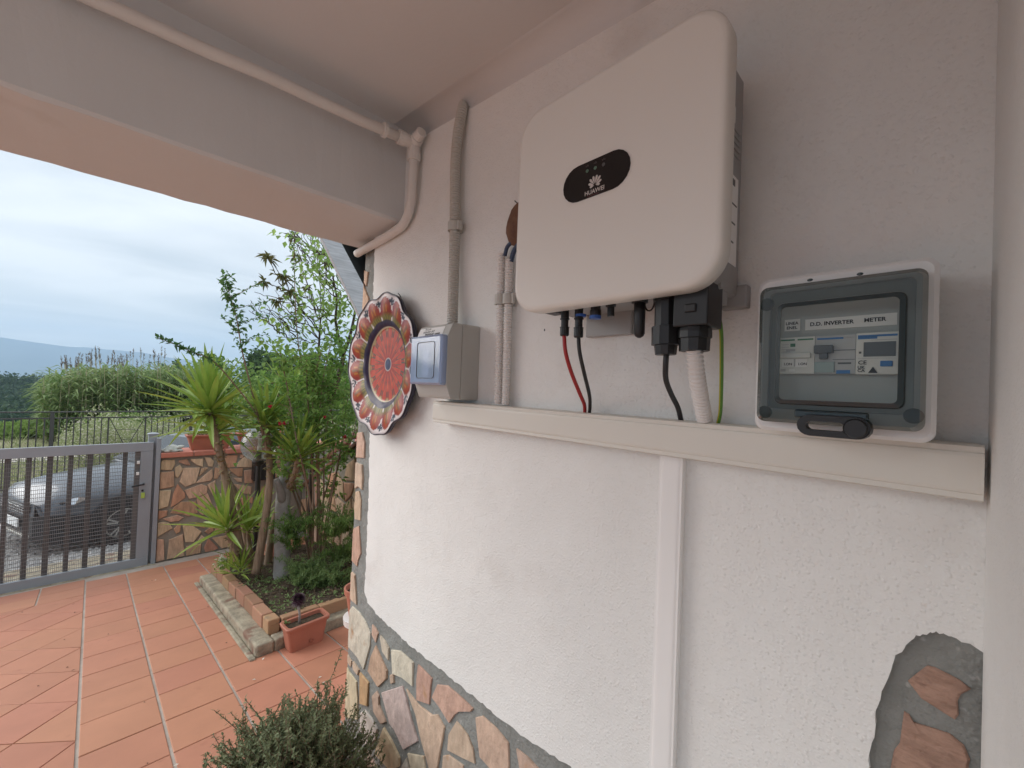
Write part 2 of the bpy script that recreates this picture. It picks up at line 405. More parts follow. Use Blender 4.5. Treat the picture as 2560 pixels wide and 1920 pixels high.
M['smoke'] = clear_mat('smoked clear lid', (.76, .785, .765), gloss=.055, rough=.05)
M['smoke_dark'] = clear_mat('smoked lid rim', (.44, .47, .455), gloss=.055, rough=.06, body=(.10, .115, .11), bw=.24)
M['gasket'] = material('dark teal moulding', (.02, .035, .04), .25)
M['blue_clear'] = clear_mat('blue clear door', (.62, .72, .90), gloss=.05, rough=.08, body=(.50, .60, .82), bw=.42)
M['globe'] = clear_mat('smoked globe glass', (.72, .73, .70), gloss=.14, rough=.03, body=(.55, .57, .53), bw=.18)
M['lamp_black'] = material('black lamp paint', (.018, .02, .02), .4)
M['bulb'] = material('white lamp tube', (.8, .78, .72), .4)
M['glaze'] = paint_mat('painted majolica glaze')
M['navy'] = material('navy glaze', (.014, .012, .03), .3)
M['cork'] = material('brown fired clay', (.20, .105, .06), .8, var=(.12, .05, .03), vscale=40, bumps=(('n', 70, .7, .006),))
M['bark_grey'] = material('smooth grey bark', (.36, .345, .33), .9, var=(.21, .20, .19), vscale=9, bumps=(('n', 40, .5, .006),), speck=(30, .67, (.42, .41, .39)))
M['bark_brown'] = material('fibrous brown bark', (.34, .255, .18), .95, var=(.17, .12, .08), vscale=6, stretch=(7, 7, 1.2), bumps=(('s', 9, .8, .012), ('n', 60, .5, .005)))
M['bark_dark'] = material('dark twig bark', (.085, .062, .05), .9, var=.2, vscale=20)
M['cane'] = material('brown cane', (.22, .145, .10), .8, var=.2, vscale=14)
M['scar'] = material('old leaf scars', (.36, .29, .13), .9, var=(.16, .11, .05), vscale=40)
M['wood_grey'] = material('weathered grey board', (.58, .61, .64), .8, var=(.36, .385, .41), vscale=7, stretch=(1.2, 14, 14), bumps=(('s', 9, .6, .004),))
M['void_lining'] = material('near black void lining', (.006, .005, .004), .9)  # near-black colour puts the deep shade of the roof void into its lining
M['wood_red'] = material('brown red handrail', (.16, .06, .035), .55, var=.2, vscale=9)
M['yucca'] = leaf_mat('yucca leaf', (.14, .27, .035), (.34, .44, .09), .42, .28)
M['yucca_dark'] = leaf_mat('dark yucca leaf', (.07, .16, .03), (.17, .27, .055), .42, .3)
M['leaf'] = leaf_mat('shrub leaf', (.12, .25, .05), (.36, .50, .15), .5, .55, 5)
M['leaf_dark'] = leaf_mat('climber leaf', (.045, .12, .035), (.13, .25, .075), .5, .35, 5)
M['leaf_bronze'] = leaf_mat('bronze leaf', (.11, .11, .04), (.24, .23, .09), .5, .35)
M['fern'] = leaf_mat('feathery fern', (.085, .17, .035), (.20, .31, .08), .6, .4)
M['herb'] = leaf_mat('bluish herb leaf', (.11, .18, .055), (.25, .34, .13), .6, .3)
M['thyme'] = leaf_mat('thyme leaf', (.085, .12, .05), (.22, .26, .14), .65, .2, 16)
M['thyme_stem'] = material('thyme stem', (.20, .15, .10), .8, var=.3, vscale=9)
M['aeonium'] = leaf_mat('purple rosette leaf', (.045, .020, .035), (.10, .05, .07), .45, .15)
M['succulent'] = leaf_mat('pink succulent', (.36, .22, .17), (.50, .42, .28), .6, .2)
M['succulent_yel'] = leaf_mat('yellow succulent', (.28, .25, .06), (.42, .40, .12), .6, .2)
M['reed'] = leaf_mat('reed leaf', (.14, .23, .075), (.40, .47, .21), .6, .35, .5)
M['reed_dry'] = leaf_mat('dry reed stem', (.36, .33, .20), (.50, .46, .30), .8, .2, .5)
M['plume'] = leaf_mat('dark reed plume', (.13, .115, .10), (.22, .19, .165), .9, .2)
M['weed'] = leaf_mat('pale weed leaf', (.14, .19, .07), (.36, .40, .20), .7, .35, 1)
M['weedflower'] = leaf_mat('cream weed flower', (.60, .56, .44), (.72, .70, .60), .8, .3, 1)
M['bush'] = leaf_mat('bright bush leaf', (.09, .19, .035), (.27, .38, .11), .6, .35, .6)
M['tree'] = leaf_mat('tree leaf', (.045, .10, .03), (.12, .19, .06), .7, .3, .3)
M['forest'] = leaf_mat('forest leaf', (.028, .062, .026), (.085, .135, .05), .8, .2, .04)
M['mount'] = material('far wooded mountain', (.045, .06, .06), .95, var=(.085, .10, .085), vscale=.004, bumps=())
M['valley'] = material('valley fields', (.10, .13, .06), .95, var=(.16, .17, .09), vscale=.01)
M['flower_red'] = leaf_mat('red flower petal', (.42, .02, .045), (.55, .05, .08), .6, .3)
M['flower_white'] = leaf_mat('white flower petal', (.62, .60, .50), (.75, .74, .66), .6, .3)
M['car_silver'] = material('silver car paint', (.10, .115, .135), .35, metal=.3, coat=.35)
M['car_white'] = material('white car paint', (.66, .67, .68), .3, coat=.6)
M['car_black'] = material('black car plastic', (.022, .022, .024), .55)
M['car_glass'] = material('dark car glass', (.02, .025, .03), .12, spec=.35)
M['tyre'] = material('tyre rubber', (.016, .016, .017), .8)
M['rim'] = material('alloy rim', (.42, .41, .38), .35, metal=.5)
M['chrome'] = material('chrome trim', (.7, .7, .7), .15, metal=1.0)
M['keytag'] = material('green key tag', (.38, .52, .10), .5)


# ================================================================== HOUSE
WX = 0.69                       # face of the porch wall
WALL_END = 1.566
CEIL = EYE.z + 0.862
COVE = 0.05
FLOORZ = 0.0

# --- porch wall: mortar body, plaster coat, stones
wall = thing('porch_wall', 'white plastered porch wall edged with grey mortar and flat stones', 'wall', (WX, 0.7, 0.3))
mb = MB(); mb.box(WX+.010, WX+.36, -.44, WALL_END, .2, CEIL+.25); mb.build('mortar_body', M['mortar'], wall)
def rough_edge(pts, amp=.004, step=.012):
    o = []
    for i in range(len(pts)-1):
        a, b = Vector(pts[i]), Vector(pts[i+1]); n = max(1, int((b-a).length/step))
        for k in range(n):
            p = a.lerp(b, k/n); am = min(amp, .0016 if p.y < .2 else amp); p.y += rng.uniform(-am, am); p.z += rng.uniform(-am, am); o.append(p)
    o.append(Vector(pts[-1])); return o
edge_px = [(937,600),(935,660),(932,760),(926,1000),(921,1250),(915,1400),(911,1478),(919,1506),(945,1540),(1000,1592),(1060,1642),(1130,1697),(1200,1755),(1300,1835),(1425,1919)]
line = [at(*p, x=WX) for p in edge_px]
line[0].z = CEIL+.0
zb = at(1425, 1919, x=WX).z
line += [Vector((WX, .40, zb-.02)), Vector((WX, .28, zb-.03)), Vector((WX, .205, zb-.04))]
patch_px = [(2172,1930),(2180,1860),(2192,1780),(2215,1700),(2243,1642),(2287,1597),(2320,1582),(2345,1583),(2380,1592),(2455,1628)]
line += spline([at(*p, x=WX) for p in patch_px], 5) + [Vector((WX, -.043, at(2455,1628,x=WX).z-.004))]
line = rough_edge(line[:2], .002) [:-1] + rough_edge(line[1:], .0035)
line += [Vector((WX, -.043, CEIL))]
from mathutils.geometry import delaunay_2d_cdt
o2 = [Vector((p.y, p.z)) for p in line]; n = len(o2)
cv2, _, cf, *_r = delaunay_2d_cdt(o2, [(i, (i+1) % n) for i in range(n)], [], 1, 1e-6)
mb = MB(); mb.add([(WX, p.x, p.y) for p in cv2], [tuple(f) for f in cf])
b0 = len(mb.v); mb.v += [(WX, p.x, p.y) for p in o2]+[(WX+.0125, p.x, p.y) for p in o2]
mb.f += [(b0+i, b0+(i+1) % n, b0+n+(i+1) % n, b0+n+i) for i in range(n)]
mb.build('plaster_coat', M['plaster'], wall)

def S840(l): return [(840+x*.43396, 1200+y*.43396) for x, y in l]
stones = [S840(l) for l in [
 [(75,735),(100,725),(140,760),(178,815),(205,880),(203,950),(190,1000),(165,1090),(130,1020),(65,945),(66,840)],
 [(215,830),(235,850),(250,880),(235,935),(212,890)],
 [(262,893),(290,925),(312,965),(310,1035),(275,985)],
 [(235,950),(275,1040),(302,1095),(300,1140),(250,1190),(192,1095),(210,1010)],
 [(325,975),(378,982),(452,1048),(447,1185),(390,1140),(332,1112)],
 [(318,1120),(338,1110),(341,1165),(322,1172)],
 [(480,1060),(520,1100),(560,1140),(552,1190),(545,1290),(470,1265),(469,1150)],
 [(590,1175),(650,1182),(730,1250),(795,1312),(785,1328),(715,1330),(690,1350),(660,1395),(600,1300),(560,1245)],
 [(268,1222),(390,1182),(415,1260),(440,1370),(480,1500),(395,1550),(345,1440),(315,1400)],
 [(412,1200),(480,1290),(560,1350),(592,1347),(632,1420),(620,1500),(588,1670),(548,1670),(500,1500),(465,1340)],
 [(45,1045),(85,1105),(125,1160),(132,1260),(130,1378),(45,1345),(40,1180)],
 [(58,985),(95,1040),(90,1078),(70,1045)],
 [(105,1040),(140,1090),(132,1122),(105,1085)],
 [(145,1105),(175,1140),(195,1165),(188,1300),(145,1285)],
 [(215,1240),(240,1212),(255,1240),(255,1290),(295,1390),(268,1402),(225,1330)],
 [(150,1335),(172,1320),(210,1365),(245,1430),(235,1490),(195,1530),(145,1495)],
 [(282,1420),(330,1500),(374,1595),(372,1645),(325,1672),(230,1570),(255,1490)],
 [(655,1460),(700,1385),(735,1425),(765,1465),(795,1540),(808,1630),(740,1600),(650,1550)],
 [(810,1365),(850,1355),(930,1425),(1000,1510),(1005,1640),(995,1700),(905,1670),(835,1590),(822,1480)],
 [(622,1585),(655,1580),(740,1640),(735,1750),(612,1740)],
 [(420,1570),(515,1587),(528,1700),(450,1720)],
 [(180,1550),(215,1600),(262,1690),(250,1740),(180,1720)],
 [(388,1640),(413,1595),(432,1690),(395,1730)],
 [(1046,1542),(1110,1590),(1180,1665),(1210,1750),(1080,1740)],
 [(85,522),(100,528),(116,545),(122,640),(126,718),(104,700),(80,675),(77,600)],
]]
def S640(l): return [(640+x*.16878, 1080+y*.16878) for x, y in l]
stones += [S640(l) for l in [
 [(1482,0),(1595,0),(1628,150),(1622,385),(1472,368),(1490,180)],
 [(1490,445),(1592,482),(1605,680),(1590,855),(1530,805),(1457,825),(1470,620)],
 [(1492,880),(1545,870),(1572,1000),(1560,1310),(1480,1290),(1455,1110)],
 [(1432,1410),(1540,1385),(1560,1640),(1570,1790),(1530,1890),(1510,1990),(1430,1900)]]]
def S780(l): return [(780+x*.1447, 560+y*.1447) for x, y in l]
stones += [S780(l) for l in [
 [(880,822),(935,815),(990,828),(975,960),(955,1080),(910,1020),(868,1000)],
 [(868,1040),(905,1075),(945,1150),(1000,1290),(985,1500),(860,1500)],
 [(880,3080),(935,3075),(960,3190),(925,3290),(895,3330),(872,3250)],
 [(855,1540),(985,1530),(960,1900),(850,1900)]]]
STC = [(.66,.60,.50),(.60,.42,.32),(.62,.54,.43),(.58,.40,.29),(.66,.60,.49),(.60,.44,.34),(.56,.35,.28),(.58,.38,.30),(.60,.47,.44),(.62,.47,.35),(.62,.54,.38),(.6,.47,.35),(.6,.47,.35),(.55,.37,.21),(.62,.46,.36),(.62,.57,.52),(.62,.50,.34),(.60,.47,.35),(.59,.42,.33),(.60,.46,.36),(.62,.54,.40),(.50,.36,.30),(.60,.55,.48),(.60,.44,.35),(.60,.45,.34),(.60,.42,.33),(.60,.47,.36),(.60,.45,.33),(.58,.37,.29),(.60,.42,.32),(.60,.42,.31),(.60,.44,.33),(.61,.44,.33)]
for si, s in enumerate(stones):
    P = [at(*p, x=WX+.011) for p in s]
    for p in P: p.y = min(p.y, WALL_END-.004)
    mb = MB(); mb.slabstone(P, (-.005-rng.uniform(0, .003), 0, 0), inset=.05, dz=.45); sto = mb.build('stone', M['stone'], wall); sto.color = (*[c*.93 for c in STC[si % len(STC)]], 1)
def S205(l): return [(2050+x*.25323, 1500+y*.25323) for x, y in l]
for l in [[(870,790),(960,715),(1060,640),(1130,655),(1250,715),(1380,780),(1490,870),(1390,920),(1360,980),(1370,1120),(1330,1170),(1000,960)],
          [(830,1090),(880,1120),(930,1200),(1100,1250),(1280,1310),(1420,1420),(1480,1560),(1455,1700),(1300,1780),(680,1740),(730,1480),(790,1400)]]:
    mb = MB(); mb.slabstone([at(*p, x=WX+.011) for p in S205(l)], (-.004, 0, 0), inset=.1); mb.build('stone', M['patch_stone'], wall)

for (px, py, r_) in ((1162, 278, .0035), (1174, 264, .0028), (1187, 257, .002), (1361, 825, .0016)):
    q = at(px, py, x=WX-.0006); mb = MB(); mb.prism([(WX-.0007, q.y+r_*cos(a)*(1+rng.uniform(-.3, .3)), q.z+r_*1.5*sin(a)*(1+rng.uniform(-.3, .3))) for a in [k*pi/5 for k in range(10)]], (.0012, 0, 0)); mb.build('hole', M['black'], wall)
# --- pilaster at the right (its face is almost edge-on to the camera)
pil = thing('corner_pilaster', 'white plaster pilaster at the right edge standing out from the porch wall', 'pillar', (.4, -.24, .6))
mb = MB(); mb.box(.12, WX+.005, -.44, -.042, .3, CEIL+.02); mb.build('pilaster_body', M['plaster'], pil, bevel=.006)

# --- ceiling, beam
ceil = thing('porch_ceiling', 'painted porch ceiling above the white box on the wall', 'ceiling', (-1.2, 0, CEIL))
XL = -1.45      # unseen open left edge of the porch, drawn in to let sky light in
def cz_at(y): return EYE.z+.738+.098*y
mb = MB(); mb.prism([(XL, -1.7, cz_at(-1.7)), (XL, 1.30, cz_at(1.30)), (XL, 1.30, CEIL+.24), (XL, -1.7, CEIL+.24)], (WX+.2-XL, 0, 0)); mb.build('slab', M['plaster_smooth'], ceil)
mb = MB()
cv = [(WX+.003, CEIL+.004), (WX+.003, CEIL-COVE-.004)]
for k in range(9):
    a = radians(90*k/8); cv.append((WX-COVE+COVE*cos(a), CEIL-COVE+COVE*sin(a)))
cv += [(WX-COVE-.004, CEIL+.004)]
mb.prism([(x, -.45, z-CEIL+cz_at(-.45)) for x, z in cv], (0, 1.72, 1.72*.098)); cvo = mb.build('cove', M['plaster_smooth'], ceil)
for p in cvo.data.polygons: p.use_smooth = abs(p.normal.y) < .5
beam = thing('porch_beam', 'deep painted beam crossing the porch opening under the ceiling', 'beam', (-1.2, 1.45, EYE.z+.548))
mb = MB(); nB = 44
for i in range(nB+1):
    x = XL + (WX+.28-XL)*i/nB
    j = lambda a=.0022: rng.uniform(-a, a)
    mb.v += [(x, 1.262+j(.0015), CEIL+.02), (x, 1.262+j(.0015), EYE.z+.556), (x, 1.270+j(), EYE.z+.548+j()), (x, 1.636+j(), EYE.z+.548+j(.002)), (x, 1.645+j(), EYE.z+.556), (x, 1.645, CEIL+.24)]
for i in range(nB):
    for k in range(5):
        a = i*6+k; mb.f.append((a, a+1, a+7, a+6))
mb.f.append((0,1,2,3,4,5)); mb.f.append(tuple(nB*6+k for k in (5,4,3,2,1,0)))
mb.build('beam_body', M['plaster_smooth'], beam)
# the rest of the porch, behind and to the left of the camera
hw = thing('house_wall', 'white house wall closing the back of the porch', 'wall', (-.4, -1.8, 0))
mb = MB(); mb.box(XL, .9, -1.95, -1.70, 0.2, CEIL+.24); mb.build('wall_body', M['back_wall'], hw)
col = thing('porch_pillar', 'square white pillar carrying the far left end of the beam', 'pillar', (XL+.14, 1.45, 0))
mb = MB(); mb.box(XL, XL+.28, 1.27, 1.63, 0.2, EYE.z+.556); mb.build('pillar_body', M['plaster_smooth'], col)

# ================================================================== PAVING
yard = bpy.data.objects.new('yard_floor', None); link(yard); tag(yard, kind='structure'); yard.empty_display_size = .05
X0, RT, PT = 0.0016, 0.0163, 0.2915
eu = Vector((1, RT, -SLOPE*RT)).normalized(); ev = Vector((-RT, 1, -SLOPE)); ev.normalize()
en = eu.cross(ev).normalized()
F0 = Vector((X0, 0, floor_z(0)))
def fl(u, v, h=0.0): return F0 + eu*u + ev*v + en*h
mb = MB(); mb.prism([fl(-1.75, -2.75, -.006), fl(2.4, -2.75, -.006), fl(2.4, 6.02, -.006), fl(-1.75, 6.02, -.006)], en*-.2)
mb.build('mortar_bed', M['grout'], yard)
mb = MB(); mb.prism([fl(-5.5, -2.75, -.004), fl(-1.76, -2.75, -.004), fl(-1.76, 6.02, -.004), fl(-5.5, 6.02, -.004)], en*-.2)
brk = material('terracotta paving', (.50, .21, .12), .65, var=.12, vscale=5); mb.build('outer_paving', brk, yard)
BASIS = Matrix(((eu.x, ev.x, en.x), (eu.y, ev.y, en.y), (eu.z, ev.z, en.z)))
def tile_mesh(poly, h=.007):
    mb = MB(); n = len(poly); c = Vector((sum(p[0] for p in poly)/n, sum(p[1] for p in poly)/n))
    ins = [Vector(p)+(c-Vector(p)).normalized()*.0035 for p in poly]
    V = [(p[0], p[1], -h) for p in poly] + [(p[0], p[1], -.0018) for p in poly] + [(p.x, p.y, 0) for p in ins]
    F = [tuple(2*n+i for i in range(n))]
    for i in range(n):
        j = (i+1) % n; F += [(i, j, n+j, n+i), (n+i, n+j, 2*n+j, 2*n+i)]
    me = bpy.data.meshes.new('tile'); me.from_pydata(V, [], F); me.materials.append(M['tile']); return me
def put_tile(me, u, v, rot=0.0):
    o = bpy.data.objects.new('tile', me); link(o); o.parent = yard
    Rz = Matrix.Rotation(rot, 3, 'Z') @ Matrix.Rotation(radians(rng.uniform(-.12, .12)), 3, 'X')
    o.matrix_local = Matrix.Translation(fl(u, v, rng.uniform(-.0012, .0008))) @ (BASIS @ Rz).to_4x4()
hx, hy = (PT-.0115)/2, (PT-.0055)/2
full = tile_mesh([(-hx,-hy),(hx,-hy),(hx,hy),(-hx,hy)])
v0 = 4.106*1.2
for i in range(0, 7):
    for k in range(-15, 4):
        v = v0 + (k+.5)*PT + (i % 2)*0.0 + rng.uniform(-.0012, .0012)
        if v+hy > 5.96: continue
        if v < .9: continue
        put_tile(full, (i+.5)*PT + .001, v)
for i in range(-5, 0):
    for k in range(2):
        put_tile(full, (i+.5)*PT, 5.335+(k+.5)*PT)
def clip(poly, a, b, c):      # keep a*x+b*y <= c
    o = []
    for i in range(len(poly)):
        p, q = poly[i], poly[(i+1) % len(poly)]
        dp, dq = a*p[0]+b*p[1]-c, a*q[0]+b*q[1]-c
        if dp <= 0: o.append(p)
        if dp*dq < 0:
            t = dp/(dp-dq); o.append((p[0]+(q[0]-p[0])*t, p[1]+(q[1]-p[1])*t))
    return o
D = PT*sqrt(2); hd = (PT-.0048)/sqrt(2)
for a in range(-8, 1):
    for b in range(-8, 16):
        if (a+b) % 2: continue
        u, v = a*D/2, 2.538+.2055+b*D/2 - .2055
        poly = [(u-hd, v), (u, v-hd), (u+hd, v), (u, v+hd)]
        poly = clip(poly, 1, 0, -.006); 
        if len(poly) > 2: poly = clip(poly, 0, 1, 5.331)
        if len(poly) > 2: poly = clip(poly, -1, 0, 1.45)
        if len(poly) < 3 or v < .9: continue
        cu = sum(p[0] for p in poly)/len(poly); cv_ = sum(p[1] for p in poly)/len(poly)
        ar = abs(sum(poly[i][0]*poly[(i+1) % len(poly)][1]-poly[(i+1) % len(poly)][0]*poly[i][1] for i in range(len(poly))))/2
        if ar < .002: continue
        put_tile(tile_mesh([(p[0]-cu, p[1]-cv_) for p in poly]), cu, cv_)

# ================================================================== THINGS ON THE PORCH WALL
def text_mesh(s, size, pos, mname, parent, name='lettering', right=(0,-1,0), upv=(0,0,1), align='CENTER', bold=0.0, shear=0.0):
    cu = bpy.data.curves.new(name, 'FONT'); cu.body = s; cu.size = size; cu.align_x = align; cu.align_y = 'CENTER'; cu.offset = bold; cu.shear = shear
    cu.resolution_u = 3
    o = bpy.data.objects.new(name, cu); link(o)
    me = bpy.data.meshes.new_from_object(o)
    bpy.data.objects.remove(o)
    r, u = Vector(right), Vector(upv); n = r.cross(u)
    m3 = Matrix(((r.x, u.x, n.x), (r.y, u.y, n.y), (r.z, u.z, n.z)))
    p0 = Vector(pos) - org(parent)
    me.transform(Matrix.Translation(p0) @ m3.to_4x4())
    me.materials.clear(); me.materials.append(M[mname])
    o = bpy.data.objects.new(name, me); link(o); o.parent = parent
    return o

# --- inverter
IX = .53
iy0, iy1, iz0, iz1 = .1845, .5496, EYE.z+.1405, EYE.z+.506
inv = thing('solar_inverter', 'large white rounded box with a black oval display on the porch wall', 'inverter', (.62, .367, iz0))
mb = MB()
prof = [(.030, 0.0), (.012, .0), (.0035, .0025), (.0, .009)]     # (depth from the front, inset)
loops = []
for dxx, ins in [(.034, .004), (.030, 0), (.009, 0), (.0035, .0011), (.0010, .0038), (0, .0085)]:
    loops.append([(IX+dxx, y, z) for y, z in rrect(iy0+ins, iy1-ins, iz0+ins, iz1-ins, .05-ins*.6, 9)])
n = len(loops[0])
for l in loops: mb.v += l
for a in range(len(loops)-1):
    for k in range(n): k2 = (k+1) % n; mb.f.append((a*n+k, a*n+k2, (a+1)*n+k2, (a+1)*n+k))
mb.f.append(tuple((len(loops)-1)*n+k for k in range(n))); mb.f.append(tuple(range(n-1, -1, -1)))
cover = mb.build('front_cover', M['inverter'], inv, smooth=True)
for p in cover.data.polygons:
    if len(p.vertices) > 6: p.use_smooth = False
mb = MB(); mb.box(IX+.034, WX-.012, iy0+.026, iy1-.026, iz0+.012, iz1-.02)
chassis = mb.build('chassis', M['alu'], inv, bevel=.006)
mb = MB()
for k in range(5): mb.box(IX+.06, WX-.03, iy0+.0245, iy0+.0262, iz0+.215+k*.009, iz0+.2175+k*.009)
mb.build('cooling_rib', M['alu'], chassis)
mb = MB(); mb.box(IX+.045, WX-.03, iy0+.0252, iy0+.0262, iz0+.055, iz0+.185); st = mb.build('rating_label', M['paper'], inv)
mb = MB()
for k in range(7):
    z = iz0+.17-k*.014; mb.box(IX+.055, IX+.055+[.06,.045,.07,.03,.065,.05,.06][k], iy0+.0246, iy0+.0252, z, z+[.009,.002,.002,.010,.002,.002,.002][k])
mb.build('label_print', M['dev_dark'], st)
mb = MB(); mb.box(IX+.05, WX-.05, iy0+.0252, iy0+.0262, iz0+.262, iz0+.285); mb.build('warning_label', M['dev_white'], inv)
mb = MB(); mb.box(WX-.02, WX, iy0+.012, iy0+.05, iz0-.004, iz0+.03); mb.build('wall_bracket', M['alu'], inv, bevel=.002)
mb = MB(); mb.box(WX-.012, WX-.001, iy1-.16, iy1-.06, iz0-.03, iz0+.05)
mb.build('wall_bracket', M['alu'], inv, bevel=.002)
# display pill: a stadium, long axis horizontal
pa, pb = at(1408.8, 470, x=IX-.001), at(1575.7, 418, x=IX-.001)
pyc, pzc = (pa.y+pb.y)/2, (at(1490, 398, x=IX).z + at(1492, 487, x=IX).z)/2
pw, ph = abs(pa.y-pb.y), abs(at(1480,401,x=IX).z-at(1483,490,x=IX).z)
def stad(w_, h_, n=10):
    r = h_/2; o = []
    for k in range(n+1):
        a = -pi/2+pi*k/n; o.append((w_/2-r+r*cos(a), r*sin(a)))
    for k in range(n+1):
        a = pi/2+pi*k/n; o.append((-w_/2+r+r*cos(a), r*sin(a)))
    return o
mb = MB(); mb.prism([(IX-.0016, pyc-a, pzc+b) for a, b in stad(pw, ph)], (.002, 0, 0))
disp = mb.build('display', M['pill'], inv)
lx = IX-.0022
lc = at(1487, 459, x=lx)     # centre of the fan of petals
mb = MB(); Rr = .0155
for k, an in enumerate((-97, -68, -40, -13.5, 13.5, 40, 68, 97)):
    a = radians(an); L_ = Rr*(.62 if abs(an) > 90 else .85 if abs(an) > 60 else 1.0); wd = .0021
    dirv = (sin(a), cos(a)); nrm = (cos(a), -sin(a)); P = []
    for t, ww in ((.16, .05), (.45, .62), (.72, 1.0), (.9, .8), (1.0, .0)): P.append((t, ww))
    outl = [(t*L_, ww*wd) for t, ww in P] + [(t*L_, -ww*wd) for t, ww in P[-2::-1]]
    mb.add([(lx, lc.y-(dirv[0]*t+nrm[0]*w_), lc.z+(dirv[1]*t+nrm[1]*w_)-.002) for t, w_ in outl], [tuple(range(len(outl)))])
mb.build('emblem', M['logo'], disp)
text_mesh('HUAWEI', .0095, (lx, lc.y+.0005, lc.z-.0112), 'logo', disp, bold=.0002)
for p, mn in (((1467.8, 427.5), 'led_green'), ((1488, 419.5), 'led_green'), ((1508.5, 411), 'led_grey')):
    q = at(*p, x=lx); mb = MB(); mb.prism([(lx, q.y+.0028*cos(a*pi/6), q.z+.0028*sin(a*pi/6)) for a in range(12)], (.0004, 0, 0)); mb.build('indicator', M[mn], disp)
    mb = MB()
    for s_ in (-1, 0, 1): mb.box(lx, lx+.0003, q.y-.0003+s_*.0022, q.y+.0003+s_*.0022, q.z+.0065, q.z+.0100-abs(s_)*.001)
    mb.build('icon', M['logo_dim'], disp)
q = at(1482, 493, x=lx); mb = MB(); mb.box(lx, lx+.0003, q.y-.011, q.y+.011, pzc-ph/2+.0006, pzc-ph/2+.0026); mb.build('red_glint', M['red_glint_paint'], disp)  # painted glint along the lower edge of the display

# --- plugs under the inverter
CX = .585
def col_at(px, py): return at(px, py, x=CX)
def plug(name, px, ptop, pbot, secs, mname, par=inv, n=12):
    """stack of turned sections down from the inverter floor: (fraction from top, radius)"""
    a, b = col_at(px[0], ptop), col_at(px[1], pbot); a.z = iz0+.016
    mb = MB()
    prof = [(r, 0) for _, r in secs]
    pts = []; rad = []
    for f_, r in secs: pts.append(a.lerp(b, f_)); rad.append(r)
    mb.tube(pts, rad, n); return mb.build(name, M[mname], par, smooth=False)
mc = [(0,.0075),(.42,.0075),(.43,.0085),(.47,.0085),(.48,.0068),(.70,.0068),(.71,.0088),(.73,.0088),(.74,.0082),(.97,.0082),(1,.007)]
plug('plug', (1413, 1411), 765, 840, mc, 'black'); plug('plug', (1448, 1446), 755, 844, mc, 'black')
mbs = [(0,.0085),(.5,.0085),(.55,.0095),(.8,.0095),(1,.008)]
p3 = plug('plug', (1489, 1489), 752, 795, mbs, 'black')
mb = MB(); c = col_at(1488, 794); mb.tube([c+Vector((0,0,.003)), c-Vector((0,0,.002))], .0098, 12); mb.build('blue_cap', M['blue_pl'], p3)
c = col_at(1452, 789); mb = MB(); mb.tube([c+Vector((0,0,.002)), c-Vector((0,0,.002))], .0096, 12); mb.build('blue_ring', M['blue_pl'], inv)
plug('plug', (1527, 1527), 750, 791, [(0,.0085),(.45,.0085),(.5,.0058),(1,.0058)], 'black')
c = at(1381, 776, x=.60); mb = MB(); mb.box(.575, .625, c.y-.013, c.y+.015, c.z-.006, iz0+.014); mb.build('switch_knob', M['black'], inv, bevel=.003)
pl_a = at(1600, 741, x=CX); pl_b = at(1598, 845, x=CX); pl_a.z = iz0+.014
mb = MB(); mb.tube([pl_a, pl_a.lerp(pl_b, .5), pl_a.lerp(pl_b, .90), pl_a.lerp(pl_b, .96), pl_b], [.0088, .0085, .0082, .0062, .002], 16)
mb.tube([pl_a+Vector((0,0,.001)), pl_a-Vector((0,0,.012))], .0125, 16); mb.build('wireless_dongle', M['black'], inv, smooth=True)
mb = MB(); cc = at(1624, 756, x=CX+.005); mb.tube([cc+Vector((0, .008*cos(a*pi/8), .013*sin(a*pi/8))) for a in range(16)], .0013, 6, loop=True); mb.build('strap', M['black'], inv)
plug('coupling', (1666, 1664), 735, 887, [(0,.0185),(.17,.0185),(.18,.0165),(.56,.0165),(.57,.0205),(.85,.0205),(.86,.0165),(1,.0150)], 'black', n=10)
a = col_at(1742, 735); b = col_at(1742, 820)
mb = MB(); mb.box(CX-.024, CX+.03, a.y-.0245, a.y+.0225, b.z, iz0+.016); mb.box(CX-.027, CX-.023, a.y-.010, a.y+.006, b.z+.018, b.z+.03)
cp = mb.build('coupling', M['black'], inv, bevel=.003)
mb = MB(); b2 = col_at(1735, 878); mb.tube([Vector((CX, a.y, b.z+.002)), Vector((CX, b2.y, b.z-.006)), Vector((CX, b2.y, b2.z+.018)), Vector((CX, b2.y, b2.z+.017)), b2], [.021, .0225, .0225, .0205, .020], 10); mb.build('gland_nut', M['black'], cp)
mb = MB(); c = at(1790, 716, x=.60); mb.tube([c+Vector((0,.006,0)), c-Vector((0,.008,0))], .005, 8); mb.box(.585, .64, c.y-.002, c.y+.03, c.z-.02, c.z+.008); mb.build('earth_screw', M['alu'], inv)

